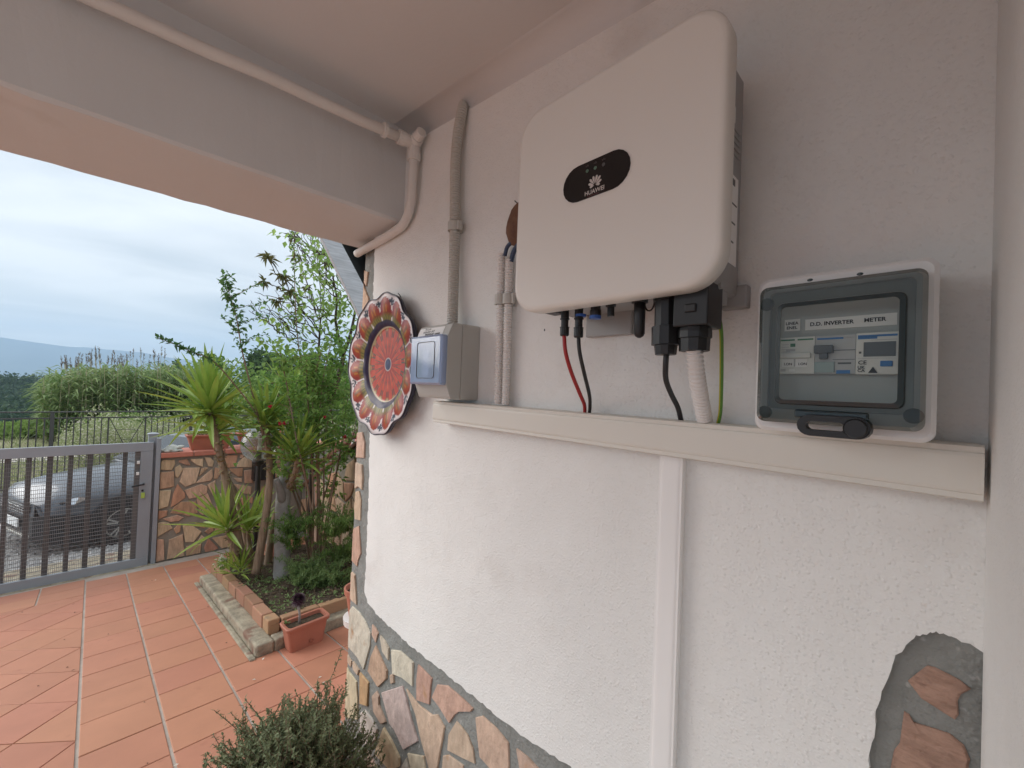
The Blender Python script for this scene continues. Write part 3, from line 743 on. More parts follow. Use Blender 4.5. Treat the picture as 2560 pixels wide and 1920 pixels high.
# --- cables hanging from the plugs into the trunking
TRZ = EYE.z - .039
def cable(name, label, pxs, xs, r, mname, cat='cable'):
    pts = [at(px, py, x=xx) for (px, py), xx in zip(pxs, xs)]
    t = MB().tube(spline(pts, 7), r, 10).build(name, M[mname], None, smooth=True); return tag(t, label, cat)
cable('cable', 'red solar cable curving down from the left plug to the trunking', [(1410,835),(1414,880),(1428,930),(1450,985),(1461,1012),(1462,1036)], [CX,CX,.60,.635,.66,.67], .0036, 'red_cable')
cable('cable', 'thin black cable beside the red one running into the trunking', [(1446,838),(1449,880),(1461,935),(1473,985),(1475,1012),(1473,1036)], [CX,CX,.60,.635,.66,.67], .0034, 'black_soft')
cable('cable', 'black cable bending right below the large dark coupling', [(1666,882),(1664,915),(1665,950),(1678,985),(1695,1020),(1704,1058)], [CX,CX,.60,.625,.65,.67], .0041, 'black_soft')
gw = cable('cable', 'green and yellow earth wire hanging right of the white hose', [(1776,748),(1795,785),(1803,830),(1804,900),(1803,980),(1801,1030),(1795,1060)], [.60,.61,.625,.64,.65,.66,.67], .0027, 'green_cable')
pts = spline([at(px, py, x=xx)+Vector((-.0022, .0012, 0)) for (px, py), xx in zip([(1776,748),(1795,785),(1803,830),(1804,900),(1803,980),(1801,1030),(1795,1060)], [.60,.61,.625,.64,.65,.66,.67])], 7)
MB().tube(pts, .0010, 6).build('yellow_stripe', M['yellow_cable'], gw, smooth=True)

def corrugated(name, label, pts, r, pitch, mname, n=14, depth=.12, group=None, cat='conduit'):
    pts = spline(pts, 24); L_ = 0; acc = [0]
    for i in range(1, len(pts)): L_ += (pts[i]-pts[i-1]).length; acc.append(L_)
    P = []; R_ = []; m = int(L_/pitch)*4
    j = 0
    for i in range(m+1):
        s = L_*i/m
        while j < len(acc)-2 and acc[j+1] < s: j += 1
        t = (s-acc[j])/max(1e-9, acc[j+1]-acc[j]); P.append(pts[j].lerp(pts[j+1], t)); R_.append(r*(1, 1, 1-depth, 1-depth)[i % 4])
    o = MB().tube(P, R_, n).build(name, M[mname], None, smooth=False); return tag(o, label, cat, group)
corrugated('corrugated_conduit', 'white ribbed hose slanting from the dark coupling into the trunking', [at(1735,872,x=CX), at(1742,940,x=.60), at(1752,1000,x=.63), at(1760,1040,x=.655), at(1763,1066,x=.668)], .0118, .0062, 'conduit_white', depth=.18)
gc = corrugated('corrugated_conduit', 'thick grey ribbed conduit running from the ceiling down to the grey box', [at(1160,262,x=.690), at(1155,280,x=.674), at(1145,340,x=.668), at(1139,420,x=.667), at(1137,600,x=.667), at(1134,700,x=.667), at(1131,815,x=.662)], .0152, .0068, 'conduit_grey', n=18, depth=.17)
for i, (top, bot, lb) in enumerate((((1254,636), (1245,1010), 'left one of two thin white ribbed conduits beside the large white box'), ((1274,651), (1264,1012), 'right one of two thin white ribbed conduits, tucked behind the large white box'))):
    corrugated('corrugated_conduit', lb, [at(*top, x=.672), at((top[0]*2+bot[0])/3, (top[1]*2+bot[1])/3, x=.672), at((top[0]+bot[0]*2)/3, (top[1]+bot[1]*2)/3, x=.672), at(*bot, x=.672)], .0098, .0062, 'conduit_white', depth=.18, group='thin white conduits left of the inverter')
def clip_(name, label, c, r, h=.012, mname='conduit_grey', group=None):
    mb = MB(); c = Vector(c)
    pts = [c+Vector((-(r+.001)*cos(radians(a)), (r+.001)*sin(radians(a)), 0)) for a in range(-125, 126, 10)]
    for i in range(len(pts)-1):
        a, b = pts[i], pts[i+1]; d = (a-c).normalized()*.003; e = (b-c).normalized()*.003
        mb.add([a-Vector((0,0,h)), b-Vector((0,0,h)), b+e-Vector((0,0,h)), a+d-Vector((0,0,h)), a+Vector((0,0,h)), b+Vector((0,0,h)), b+e+Vector((0,0,h)), a+d+Vector((0,0,h))],
               [(0,1,5,4),(3,7,6,2),(4,5,6,7),(0,3,2,1),(0,4,7,3),(1,2,6,5)])
    mb.box(c.x+r*.7, WX+.001, c.y-r*.6, c.y+r*.6, c.z-h, c.z+h)
    mb.box(c.x-r*.4, c.x+r*.4, c.y-r-.010, c.y-r-.001, c.z-h, c.z+h)
    o = mb.build(name, M[mname], None); return tag(o, label, 'pipe clip', group)
c = at(1137, 568, x=.667); clip_('conduit_clip', 'grey clip half way down the thick grey ribbed conduit', c, .0152)
for (px, py), lb in (((1251, 750), 'grey clip on the left thin white conduit'), ((1271, 748), 'grey clip on the right thin white conduit, beside the large white box')):
    c = at(px, py, x=.672); clip_('conduit_clip', lb, c, .0098, group='clips on the two thin white conduits')
cable('cable', 'grey blue cable arching from the left thin conduit behind the large white box', [(1262,640),(1268,618),(1280,606),(1296,598),(1320,596)], [.672,.672,.672,.672,.672], .0048, 'blue_cable')
cable('cable', 'navy cable rising from the right thin conduit behind the large white box', [(1278,654),(1282,636),(1288,622),(1298,610),(1315,600)], [.672,.672,.672,.672,.675], .0058, 'blue_cable')

# --- brown clay ornament half hidden by the inverter
oc = at(1296, 560, x=.672)
orn = thing('clay_ornament', 'brown clay wall ornament half hidden behind the large white box', 'ornament', oc)
mb = MB(); mb.ell(oc, (.012, .040, .052), 20, 12)
for i, v in enumerate(mb.v):
    p = Vector(v)-oc; k = 1+.10*noise.noise(p*60)-.22*max(0, p.z/.052)*abs(p.y)/.03; mb.v[i] = tuple(oc+Vector((p.x*(1+.5*noise.noise(p*90)), p.y*k, p.z)))
mb.build('clay_body', M['cork'], orn, smooth=True)
h = at(1292, 507, x=.68); mb = MB(); mb.tube([h+Vector((.01,0,0)), h, h+Vector((-.006,.002,.004))], .0012, 6); mb.build('nail', M['black'], orn)

# --- cable trunking: horizontal and vertical
tr = thing('cable_trunking', 'cream horizontal cable trunking across the porch wall', 'trunking', (.67, .45, TRZ-.03))
zt, zb_ = TRZ, EYE.z-.0975
mb = MB(); mb.box(.655, WX+.002, -.036, .972, zb_, zt); mb.build('trunking_base', M['trunking'], tr, bevel=.0015)
mb = MB()
L0 = [(.649,zb_+.0015),(.6495,zb_+.0075),(.6478,zb_+.0085),(.6472,zb_+.012),(.6472,zt-.012),(.6478,zt-.0085),(.6495,zt-.0075),(.649,zt-.0015),(.6555,zt+.0008),(.6555,zb_-.0008)]
mb.prism([(x, -.0375, z) for x, z in L0], (0, 1.0115, 0)); mb.build('trunking_lid', M['trunking'], tr)
vt = thing('cable_trunking', 'narrow white vertical cable trunking dropping from the cream one', 'trunking', (.68, .30, 1.0))
va, vb = at(1649, 1150, x=.673).y, at(1707, 1150, x=.673).y
zlo = floor_z(.3)+.012
mb = MB(); mb.box(.676, WX+.004, vb+.001, va-.001, zlo, zb_-.0005); mb.build('trunking_base', M['trunk_white'], vt)
mb = MB()
L1 = [(.6728,va),(.6728,va-.003),(.6716,va-.006),(.6712,va-.009),(.6712,vb+.009),(.6716,vb+.006),(.6728,vb+.003),(.6728,vb),(.680,vb-.0006),(.680,va+.0006)]
mb.prism([(x, y, zlo) for x, y in L1], (0, 0, zb_-.0012-zlo)); mb.build('trunking_lid', M['trunk_white'], vt)

# --- meter box
BX = .603
y0, y1 = at(2345, 900, x=BX).y, at(1890, 900, x=BX).y
z0, z1 = EYE.z-.0385, EYE.z+.1555
box = thing('meter_box', 'light grey distribution box with a smoked clear door, standing on the trunking', 'meter box', (.64, (y0+y1)/2, z0))
mb = MB()
ring0 = rrect(y0, y1, z0, z1, .012, 5); ring1 = rrect(y0+.004, y1-.004, z0+.004, z1-.004, .010, 5); hole = rrect(y0+.017, y1-.014, z0+.028, z1-.019, .006, 5); n = len(ring0)
for xx, rg in ((WX+.001, ring0), (BX+.004, ring0), (BX, ring1), (BX, hole), (BX+.022, hole)): mb.v += [(xx, y, z) for y, z in rg]
for a in range(4):
    for k in range(n): k2 = (k+1) % n; mb.f.append((a*n+k, a*n+k2, (a+1)*n+k2, (a+1)*n+k))
mb.f.append(tuple(4*n+k for k in range(n)))
mb.build('housing', M['box_light'], box)
# inner panel and devices
PX_ = BX+.006
def P2(px, py, x=PX_): p = at(px, py, x=x); return p.y, p.z
mb = MB(); mb.box(PX_, PX_+.01, y0+.0175, y1-.0145, z0+.0285, z1-.0195); ip = mb.build('inner_panel', M['panel_grey'], box)
def rect_on(name, pxs, x, depth, mname, par, bevel=0):
    (xa, ya), (xb, yb) = pxs; A = P2(xa, (ya+0)*1.0, x); B = P2(xb, yb, x)
    mb = MB(); mb.box(x, x+depth, min(A[0], B[0]), max(A[0], B[0]), min(A[1], B[1]), max(A[1], B[1])); return mb.build(name, M[mname], par, bevel=bevel)
xd = BX-.003
yl, y_a, y_b, yr = [P2(p, 885, xd)[0] for p in (1948, 2037, 2139, 2249)]
zt_, zb2 = P2(2090, 838, xd)[1], P2(2090, 934, xd)[1]
br1 = thing('circuit_breaker', 'white breaker under the LINEA ENEL label in the meter box', 'circuit breaker', (xd, (yl+y_a)/2, zb2))
H = zt_-zb2
def band(par, name, ya, yb, fa, fb, x, d, mname, bevel=0):
    mb = MB(); mb.box(x, x+d, min(ya, yb), max(ya, yb), zb2+H*fa, zb2+H*fb); return mb.build(name, M[mname], par, bevel=bevel)
w1 = yl-y_a
band(br1, 'breaker_body', yl, y_a+.0003, 0, 1, xd, .012, 'dev_white')
band(br1, 'toggle', yl-w1*.02, y_a+w1*.10, .42, .56, xd-.005, .006, 'dev_white', .001)
for (a, b, fa, fb, mn) in ((.04,.44,.91,.95,'dev_green'), (.52,.95,.91,.95,'dev_green'), (.32,.46,.74,.83,'dev_green'), (.06,.28,.80,.815,'dev_grey'), (.06,.28,.73,.745,'dev_grey'), (.06,.20,.66,.675,'dev_grey'), (.20,.46,.62,.68,'dev_grey'),
                           (.06,.32,.60,.612,'dev_grey'), (.10,.42,.18,.40,'paper'), (.47,.80,.18,.40,'paper'), (.05,.20,.06,.13,'dev_grey'), (.30,.46,.06,.13,'paper'), (.455,.468,.2,.4,'dev_dark')):
    band(br1, 'print', yl-w1*a, yl-w1*b, fa, fb, xd-.0004, .0004, mn)
for a in (.27, .68): text_mesh('I.ON', .0042, (xd-.0008, yl-w1*a, zb2+H*.26), 'ink', br1, bold=.0001)
br2 = thing('circuit_breaker', 'grey breaker with a dark lever between the two white devices', 'circuit breaker', (xd, (y_a+y_b)/2, zb2))
w2 = y_a-y_b
band(br2, 'breaker_body', y_a, y_b+.0003, 0, 1, xd+.001, .011, 'dev_grey')
band(br2, 'lever', y_a+w2*.01, y_a-w2*.47, .53, .74, xd-.006, .008, 'dev_dark', .001)
band(br2, 'lever_tab', y_a-w2*.12, y_a-w2*.34, .38, .55, xd-.004, .006, 'dev_dark', .0008)
band(br2, 'test_button', y_a, y_a-w2*.5, .03, .31, xd-.001, .003, 'dev_teal', .0006)
for (a, b, fa, fb, mn) in ((.05,.70,.90,.945,'dev_blue'), (.72,.95,.915,.935,'dev_grey'), (.58,.90,.245,.29,'dev_dark'), (.55,.88,.0,.09,'dev_blue'), (.45,.99,.60,.615,'dev_dark'), (.45,.99,.36,.372,'dev_dark')):
    band(br2, 'print', y_a-w2*a, y_a-w2*b, fa, fb, xd+.0004, .0006, mn)
br3 = thing('energy_meter', 'white energy meter with a dark screen in the meter box', 'energy meter', (xd, (y_b+yr)/2, zb2))
w3 = y_b-yr
band(br3, 'meter_body', y_b-.0002, yr, -.02, 1.02, xd-.001, .013, 'dev_white', .0008)
band(br3, 'screen', y_b-w3*.19, y_b-w3*.92, .42, .78, xd-.0016, .001, 'dev_dark')
band(br3, 'button', y_b-w3*.58, y_b-w3*.86, .17, .31, xd-.0024, .002, 'dev_blue', .0008)
for (a, b, fa, fb, mn) in ((.05,.95,.91,.96,'dev_blue'), (.05,.50,.86,.92,'dev_blue'), (.35,.95,.82,.835,'dev_grey'), (.06,.92,.37,.38,'dev_grey'), (.08,.14,.50,.55,'dev_dark')):
    band(br3, 'print', y_b-w3*a, y_b-w3*b, fa, fb, xd-.0014, .0005, mn)
text_mesh('CE', .0062, (xd-.0018, y_b-w3*.17, zb2+H*.27), 'ink', br3, bold=.0001)
text_mesh('UK', .0046, (xd-.0018, y_b-w3*.145, zb2+H*.15), 'ink', br3, bold=.0001)
text_mesh('CA', .0046, (xd-.0018, y_b-w3*.145, zb2+H*.07), 'ink', br3, bold=.0001)
c = Vector((xd-.0018, y_b-w3*.42, zb2+H*.08)); mb = MB(); mb.add([c+Vector((0,.004,-.003)), c+Vector((0,-.004,-.003)), c+Vector((0,0,.004))], [(0,1,2)]); mb.build('mark', M['ink'], br3)
# labels stuck on the panel
xl = PX_-.0008
l1 = rect_on('paper_label', ((1962,800),(2000,826)), xl, .0006, 'paper', box)
A = P2(1980, 809, xl); text_mesh('LINEA', .0050, (xl-.0004, A[0], A[1]), 'ink', l1, bold=.00012)
A = P2(1980, 820, xl); text_mesh('ENEL', .0050, (xl-.0004, A[0], A[1]), 'ink', l1, bold=.00012)
ya_, yb3 = P2(2013, 812, xl)[0], P2(2243, 796, xl)[0]; zc_ = P2(2120, 805, xl)[1]
mb = MB(); mb.box(xl, xl+.0006, yb3, ya_, zc_-.0066, zc_+.0066); l2 = mb.build('paper_label', M['paper'], box)
text_mesh('D.D. INVERTER', .0062, (xl-.0004, P2(2078, 807, xl)[0], zc_), 'ink', l2, bold=.0002)
text_mesh('METER', .0062, (xl-.0004, P2(2187, 802, xl)[0], zc_+.0004), 'ink', l2, bold=.0002)
# smoked lid: rim plate with a raised window
LX = .583
ly0, ly1 = at(2317, 880, x=LX).y, at(1894, 880, x=LX).y
lz1 = (at(1898.5, 720, x=LX).z+at(2321.7, 665, x=LX).z)/2; lz0 = (at(1890, 1047, x=LX).z+at(2312, 1087, x=LX).z)/2
wy0, wy1 = at(2262, 880, x=LX).y, at(1942, 880, x=LX).y
wz1, wz0 = at(2090, 748, x=LX).z, at(2090, 1014, x=LX).z
lid = thing('clear_lid', 'smoked clear hinged lid covering the meter box', 'lid', (LX, (ly0+ly1)/2, lz0))
mb = MB()
o0 = rrect(ly0, ly1, lz0, lz1, .009, 5); o1 = rrect(ly0+.004, ly1-.004, lz0+.004, lz1-.004, .007, 5); h0 = rrect(wy0-.0015, wy1+.0015, wz0-.0015, wz1+.0015, .008, 5)
h1 = rrect(wy0, wy1, wz0, wz1, .007, 5); h2 = rrect(wy0+.0046, wy1-.0046, wz0+.0046, wz1-.0046, .005, 5); n = len(o0)
for xx, rg in ((BX-.0005, o0), (LX+.004, o0), (LX, o1), (LX, h0)): mb.v += [(xx, y, z) for y, z in rg]
for a in range(3):
    for k in range(n): k2 = (k+1) % n; mb.f.append((a*n+k, a*n+k2, (a+1)*n+k2, (a+1)*n+k))
mb.build('lid_rim', M['smoke_dark'], lid)
mb = MB()
for xx, rg in ((LX+.001, h0), (LX-.005, h1), (LX-.006, h2), (LX-.0045, h2)): mb.v += [(xx, y, z) for y, z in rg]
for a in range(3):
    for k in range(n): k2 = (k+1) % n; mb.f.append((a*n+k, a*n+k2, (a+1)*n+k2, (a+1)*n+k))
mb.build('window_moulding', M['gasket'], lid)
mb = MB(); mb.v += [(LX-.0045, y, z) for y, z in h2]; mb.f.append(tuple(range(n))); mb.build('window', M['smoke'], lid)
for px, py in ((1918, 762), (1912, 1030), (2284, 1040)):
    q = at(px, py, x=LX+.006); mb = MB(); mb.lathe([(.008, 0), (.0075, .003), (.005, .004), (.0045, .001), (.0, .001)], q, 16, M=Matrix(((0,0,-1),(1,0,0),(0,1,0)))); mb.build('screw_boss', M['smoke_dark'], lid)
for px in (2025, 2150):
    q = at(px, 700-(px-2025)*.12, x=LX-.0005); mb = MB(); mb.ell(q, (.001, .003, .0018), 8, 5); mb.build('rim_hole', M['gasket'], lid)
# latch handle
hc = at(2086, 1067, x=.572); hl, hr = at(1992, 1060, x=.572).y, at(2182, 1072, x=.572).y; hh = .0125
mb = MB(); hw_ = (hl-hr)/2; hyc = (hl+hr)/2
outer = stad(2*hw_, 2*hh, 8); inner = [(x*1.0, y) for x, y in stad(2*hw_*.52, hh*.78, 8)]
zc2 = hc.z
n = len(outer)
for xx, rg, oy in ((.582, outer, 0), (.566, [(x*.97, y*.93) for x, y in outer], 0), (.566, inner, .20*hw_), (.582, inner, .20*hw_)): mb.v += [(xx, hyc+oy+x, zc2+y) for x, y in rg]
for a in range(3):
    for k in range(n): k2 = (k+1) % n; mb.f.append((a*n+k, a*n+k2, (a+1)*n+k2, (a+1)*n+k))
hd_ = mb.build('latch_handle', M['black'], lid)
mb = MB(); mb.lathe([(.0105, 0), (.0105, .004), (.009, .006), (.0, .006)], (.567, hyc-hw_*.60, zc2), 18, M=Matrix(((0,0,-1),(1,0,0),(0,1,0)))); mb.build('latch_knob', M['black'], hd_)
mb = MB(); mb.box(.576, .584, hr+.004, hl+.004, zc2+hh*.6, zc2+hh*1.35); mb.build('latch_plate', M['gasket'], lid, bevel=.002)

# --- grey breaker enclosure with a blue clear door
GY0, GY1 = .833, .977
gz0, gz1 = EYE.z-.031, EYE.z+.162
gb = thing('breaker_enclosure', 'grey plastic enclosure with a bluish clear door beside the painted plate', 'enclosure', (.64, .9, gz0))
mb = MB(); mb.box(.632, WX+.001, GY0, GY1, gz0, gz1); mb.build('rear_housing', M['box_grey'], gb, bevel=.004)
mb = MB()
front = [(.588, gz0+.038), (.600, gz0+.008), (.604, gz0+.002), (.631, gz0+.001), (.631, gz1-.001), (.604, gz1-.002), (.600, gz1-.006), (.588, gz1-.034)]
mb.prism([(x, GY0-.0005, z) for x, z in front], (0, GY1-GY0+.001, 0)); mb.build('front_housing', M['box_grey'], gb, bevel=.0015)
mb = MB(); mb.box(.580, .5885, GY0+.004, GY1-.004, gz0+.040, gz1-.036); mb.build('device_bay', M['dev_grey'], gb)
for (ya, yb, za, zb4, mn) in ((.90,.93,.055,.125,'dev_white'), (.862,.898,.055,.125,'dev_dark'), (.866,.880,.085,.115,'paper'), (.93,.955,.055,.125,'dev_green')):
    mb = MB(); mb.box(.5785, .5802, ya, yb, gz0+za, gz0+zb4); mb.build('breaker', M[mn], gb)
mb = MB()
d0 = [(y, z) for y, z in rrect(GY0+.001, GY1-.001, gz0+.036, gz1-.033, .006, 4)]; d1 = [(y, z) for y, z in rrect(GY0+.006, GY1-.006, gz0+.041, gz1-.038, .005, 4)]; n = len(d0)
for xx, rg in ((.590, d0), (.573, d0), (.570, d1)): mb.v += [(xx, y, z) for y, z in rg]
for a in range(2):
    for k in range(n): k2 = (k+1) % n; mb.f.append((a*n+k, a*n+k2, (a+1)*n+k2, (a+1)*n+k))
mb.f.append(tuple(2*n+k for k in range(n)))
mb.build('clear_door', M['blue_clear'], gb)
mb = MB(); ln = rrect(GY0+.028, GY1-.036, gz0+.052, gz1-.050, .008, 5); mb.tube([(.5695, y, z) for y, z in ln], .0009, 5, loop=True); mb.build('door_groove', M['dev_dark'], gb)
sv = Vector((.588-.600, 0, (gz1-.034)-(gz1-.006))).normalized()   # slope of the upper chamfer
lab_c = Vector((.594-.0008, (GY0+GY1)/2+.012, gz1-.020))
mb = MB(); hw3, hh3 = .058, .0125
uu = Vector((.012, 0, .028)).normalized()
mb.add([lab_c+Vector((0, -hw3, 0))-uu*hh3, lab_c+Vector((0, hw3, 0))-uu*hh3, lab_c+Vector((0, hw3, 0))+uu*hh3, lab_c+Vector((0, -hw3, 0))+uu*hh3], [(0,1,2,3)])
hl_ = mb.build('handwritten_label', M['paper'], gb)
nn = Vector((-.028, 0, .012)).normalized()
text_mesh('Pericolo', .0085, lab_c+uu*.0085+nn*.0006+Vector((0,.018,0)), 'ink', hl_, upv=uu, shear=.3)
text_mesh('acquisto 64!', .0105, lab_c+uu*.001+nn*.0006+Vector((0,.010,0)), 'ink', hl_, upv=uu, shear=.25)
text_mesh('MAGAPLAST - 6x4AA', .0072, lab_c-uu*.0075+nn*.0006-Vector((0,.012,0)), 'ink', hl_, upv=uu, bold=.0003)

# --- painted plate
pc = Vector((.685, 1.306, EYE.z+.070)); PR = .233
plate = thing('ceramic_plate', 'large painted ceramic plate with red petals and scalloped edge on the wall', 'plate', pc)
NA, NR = 240, 66
V = []; Fc = []; colr = []
def plate_h(r, a):           # how far a point stands out from the wall
    t = r/PR
    if t < .53: return .006 + .004*(t/.53)**2
    if t < .60: return .010 + (t-.53)/.07*.012
    ridge = abs(cos(7*a))
    return .022 + (t-.60)/.40*.020 - .010*sin(pi*(t-.60)/.40)*(1-ridge**2)*-1*.6
def mixc(a, b, t): t = max(0, min(1, t)); return tuple(a[i]+(b[i]-a[i])*t for i in range(3))
WHT, REDC, ORG, GRN, NVY, BLK, YEL = (.72,.66,.65), (.25,.026,.018), (.40,.085,.024), (.10,.12,.05), (.02,.018,.055), (.012,.012,.03), (.50,.30,.06)
def plate_col(r, a):
    t = r/PR; t = t*.935 if t < .642 else t; nzv = noise.noise(Vector((cos(a)*r*60, sin(a)*r*60, 3)))
    if t < .075: return mixc(NVY, (.05,.06,.13), .5+nzv)
    if t < .088: return (.42,.40,.38)
    if t < .50:
        k = a/(2*pi)*16; f_ = abs((k % 1)-.5)*2         # 0 in the middle of a petal
        s = (t-.09)/.41
        wdt = .80*sin(pi*min(1, max(0, (s+.05)*.93)))**.7
        if f_ < wdt*.86 and .05 < s < .68: c = mixc((.42,.045,.022), (.52,.085,.035), .5+nzv); return c if f_ < wdt*.72 else (.10,.09,.05)
        k2 = (k+.5); f2 = abs((k2 % 1)-.5)*2
        if s > .42:
            w2_ = .85*sin(pi*min(1, (s-.38)*1.25))
            if f2 < w2_*.75: return mixc((.40,.04,.022), (.48,.07,.03), .5+nzv)
            if f2 < w2_*.98: return (.07,.075,.045)
        if s > .90: return mixc((.40,.30,.12), (.30,.06,.03), .5+1.5*nzv)
        if wdt*.86 < f_ < wdt*.98 and s < .72: return (.06,.065,.045)
        return mixc((.36,.035,.02), (.30,.03,.02), .5+2*nzv)
    if t < .522: return (.62,.56,.40)
    if t < .60: return mixc(NVY, (.05,.03,.06), .5+nzv)
    s = (t-.60)/.40
    k = a/(2*pi)*14; f_ = abs((k % 1)-.5)*2
    wdt = .97*min(1, sqrt(max(0, 1-((s-.36)/.52)**2))) if s < .88 else 0
    if s < .05: return mixc(WHT, (.35,.30,.18), .5)
    if f_ < wdt and s > .05:
        e = f_/max(.01, wdt)
        if s < .38:
            stripes = sin(f_*34+nzv*3)
            c = mixc((.09,.10,.03), (.27,.20,.05), .5+.5*stripes)
            return mixc(c, REDC, (s-.24)/.16)
        if e > .80: return mixc(REDC, (.25,.02,.02), .5+nzv)
        c = mixc(REDC, ORG, (.75-e)*1.6*(1-abs(s-.55)*1.4)+nzv*.5)
        if abs(f_) < .10 and s < .72: c = mixc(c, GRN, .6)
        elif abs(f_-.25) < .06 and s < .62: c = mixc(c, YEL, .6)
        return c
    # white ground with dark berries between petals
    g = f_-1
    for (bs, bo) in ((.86, 1.0), (.79, .76), (.71, .93)):
        ds = (s-bs)*PR*.4; da = (f_-bo)*pi/14*r
        if (ds/.0068)**2+(da/.0046)**2 < 1: return BLK
    if .60 < s < .70 and abs(f_-1) < .03: return (.16,.15,.16)
    if s > .955: return mixc(WHT, (.30,.22,.24), .55)
    return mixc(WHT, (.62,.55,.55), .5+nzv)
def edge_scale(a): return 1 + .028*cos(7*a)+.018*cos(14*a+pi) 
PHI = radians(6)
for i in range(NR+1):
    r0 = PR*i/NR
    for k in range(NA):
        a = 2*pi*k/NA; sc_ = 1+(edge_scale(a)-1)*max(0, (i/NR-.6)/.4)
        r = r0*sc_; b = a+PHI
        V.append((pc.x-plate_h(r0, a), pc.y+r*cos(b), pc.z+r*sin(b))); colr.append(plate_col(r0, a))
for i in range(NR):
    for k in range(NA):
        k2 = (k+1) % NA; Fc.append((i*NA+k, (i+1)*NA+k, (i+1)*NA+k2, i*NA+k2))
mb = MB(); mb.add(V, Fc); dish = mb.build('painted_dish', M['glaze'], plate, smooth=True)
ca = dish.data.color_attributes.new('paint', 'FLOAT_COLOR', 'POINT')
for i, c in enumerate(colr): ca.data[i].color = (*c, 1)
mb = MB(); rim = []
for k in range(NA):
    a = 2*pi*k/NA; b = a+PHI; r = PR*edge_scale(a); rim.append(Vector((pc.x-plate_h(PR, a), pc.y+r*cos(b), pc.z+r*sin(b))))
V = []; 
for k in range(NA):
    c0 = Vector((0, pc.y, pc.z)); p = rim[k]; d = Vector((0, p.y-pc.y, p.z-pc.z))
    for (ox, sc_) in ((-.002, .992), (-.0035, 1.0), (.002, 1.012), (.012, 1.0), (9, .80), (9, .60)): V.append((min(p.x+ox, WX-.0015), pc.y+d.y*sc_, pc.z+d.z*sc_))
Fc = []
for k in range(NA):
    k2 = (k+1) % NA
    for q in range(5): Fc.append((k*6+q, k2*6+q, k2*6+q+1, k*6+q+1))
mb.add(V, Fc); mb.build('dark_rim', M['navy'], plate, smooth=True)
h = at(999, 737, x=.68); mb = MB(); mb.tube([h+Vector((.008,0,-.012)), h, h+Vector((-.006,0,.004))], .0016, 6); mb.build('hook', M['black'], plate)

# --- painted water pipe on the beam
pipe = thing('water_pipe', 'white painted steel pipe along the top of the beam, turning down at the wall', 'pipe', (.2, 1.23, CEIL-.05))
PY = 1.236
a, b = at(208, 0, y=PY), at(940, 352, y=PY)
zp = EYE.z+.768
TX = .664; PYE = 1.165
def ply(x): return PY-.004 + (PYE-PY+.004)*max(0, (x+.2)/(TX+.2))
mb = MB(); pr = .0152; pts = [Vector((XL+.02+i*.12, ply(XL+.02+i*.12)+.0025*sin(i*1.7), zp+.002*sin(i*2.3))) for i in range(int((TX-.06-XL-.02)/.12)+1)]+[Vector((TX-.03, ply(TX-.03), zp))]
mb.tube(pts, pr, 14); mb.build('pipe_run', M['pipe_paint'], pipe, smooth=True)
mb = MB()
yE_ = ply(TX)
mb.tube([(TX-.105, ply(TX-.1), zp), (TX-.094, ply(TX-.1), zp)], .0215, 14); mb.build('pipe_clip', M['pipe_paint'], pipe)
for nm, pts_, rr2 in (('tee_socket', [(TX-.056, ply(TX-.056), zp), (TX-.034, ply(TX-.034), zp), (TX-.033, ply(TX-.033), zp), (TX-.006, yE_, zp)], [.0215, .0215, .019, .019]),
                      ('tee_socket', [(TX, yE_, zp+.012), (TX, yE_, zp-.034), (TX, yE_, zp-.035), (TX, yE_, zp-.056)], [.018, .018, .021, .0195]),
                      ('tee_plug', [(TX, yE_, zp), (TX-.004, yE_-.024, zp+.008), (TX-.004, yE_-.025, zp+.008), (TX-.006, yE_-.050, zp+.014)], [.019, .020, .017, .0155])):
    mb = MB(); mb.tube(pts_, rr2, 14); mb.build(nm, M['pipe_paint'], pipe)
zbend = EYE.z+.520
pts = [Vector((TX, yE_, zp-.05)), Vector((TX, yE_+.004, zbend+.13)), Vector((TX+.003, yE_+.014, zbend+.06)), Vector((TX+.006, yE_+.055, zbend+.012)), Vector((TX+.008, yE_+.13, zbend)), Vector((TX+.012, 1.42, zbend-.004)), Vector((TX+.012, 1.592, zbend-.010))]
mb = MB(); mb.tube(spline(pts, 8), .0145, 14); mb.build('drop_pipe', M['pipe_paint'], pipe, smooth=True)

# ================================================================== GATE, GARDEN WALL
gate = thing('yard_gate', 'grey metal gate with flat bars and wire mesh at the end of the tiled yard', 'gate', (-.3, GATE_Y, 0))
gt = at(0, 1122.5, y=6).z; gtb = at(0, 1148.4, y=6).z; gbt = at(0, 1461, y=6).z; gbb = at(0, 1485, y=6).z
gxr, gxi = at(377, 1250, y=6).x, at(346, 1250, y=6).x
GX0 = -1.35
mb = MB(); mb.box(GX0, gxr, 5.985, 6.025, gtb, gt); mb.build('top_rail', M['gate'], gate, bevel=.003)
mb = MB(); mb.box(GX0, gxr, 5.985, 6.025, gbb, gbt); mb.build('bottom_rail', M['gate'], gate, bevel=.003)
mb = MB(); mb.box(gxi, gxr, 5.986, 6.024, gbt+.0005, gtb-.0005); stile = mb.build('lock_stile', M['gate'], gate, bevel=.002)
mb = MB(); mb.box(gxi-.045, gxi-.001, 6.004, 6.022, gbt+.0005, gtb-.0005); mb.build('inner_stile', M['gate_dark'], gate)
bx = [(at((a+b)/2/3.95, 1080+y/3.95, y=6.03).x, at(b/3.95, 1080+y/3.95, y=6.03).x-at(a/3.95, 1080+y/3.95, y=6.03).x) for a, b, y in ((45,100,280),(260,320,265),(470,530,250),(678,730,240),(863,917,228),(1045,1092,218),(1215,1262,205))]
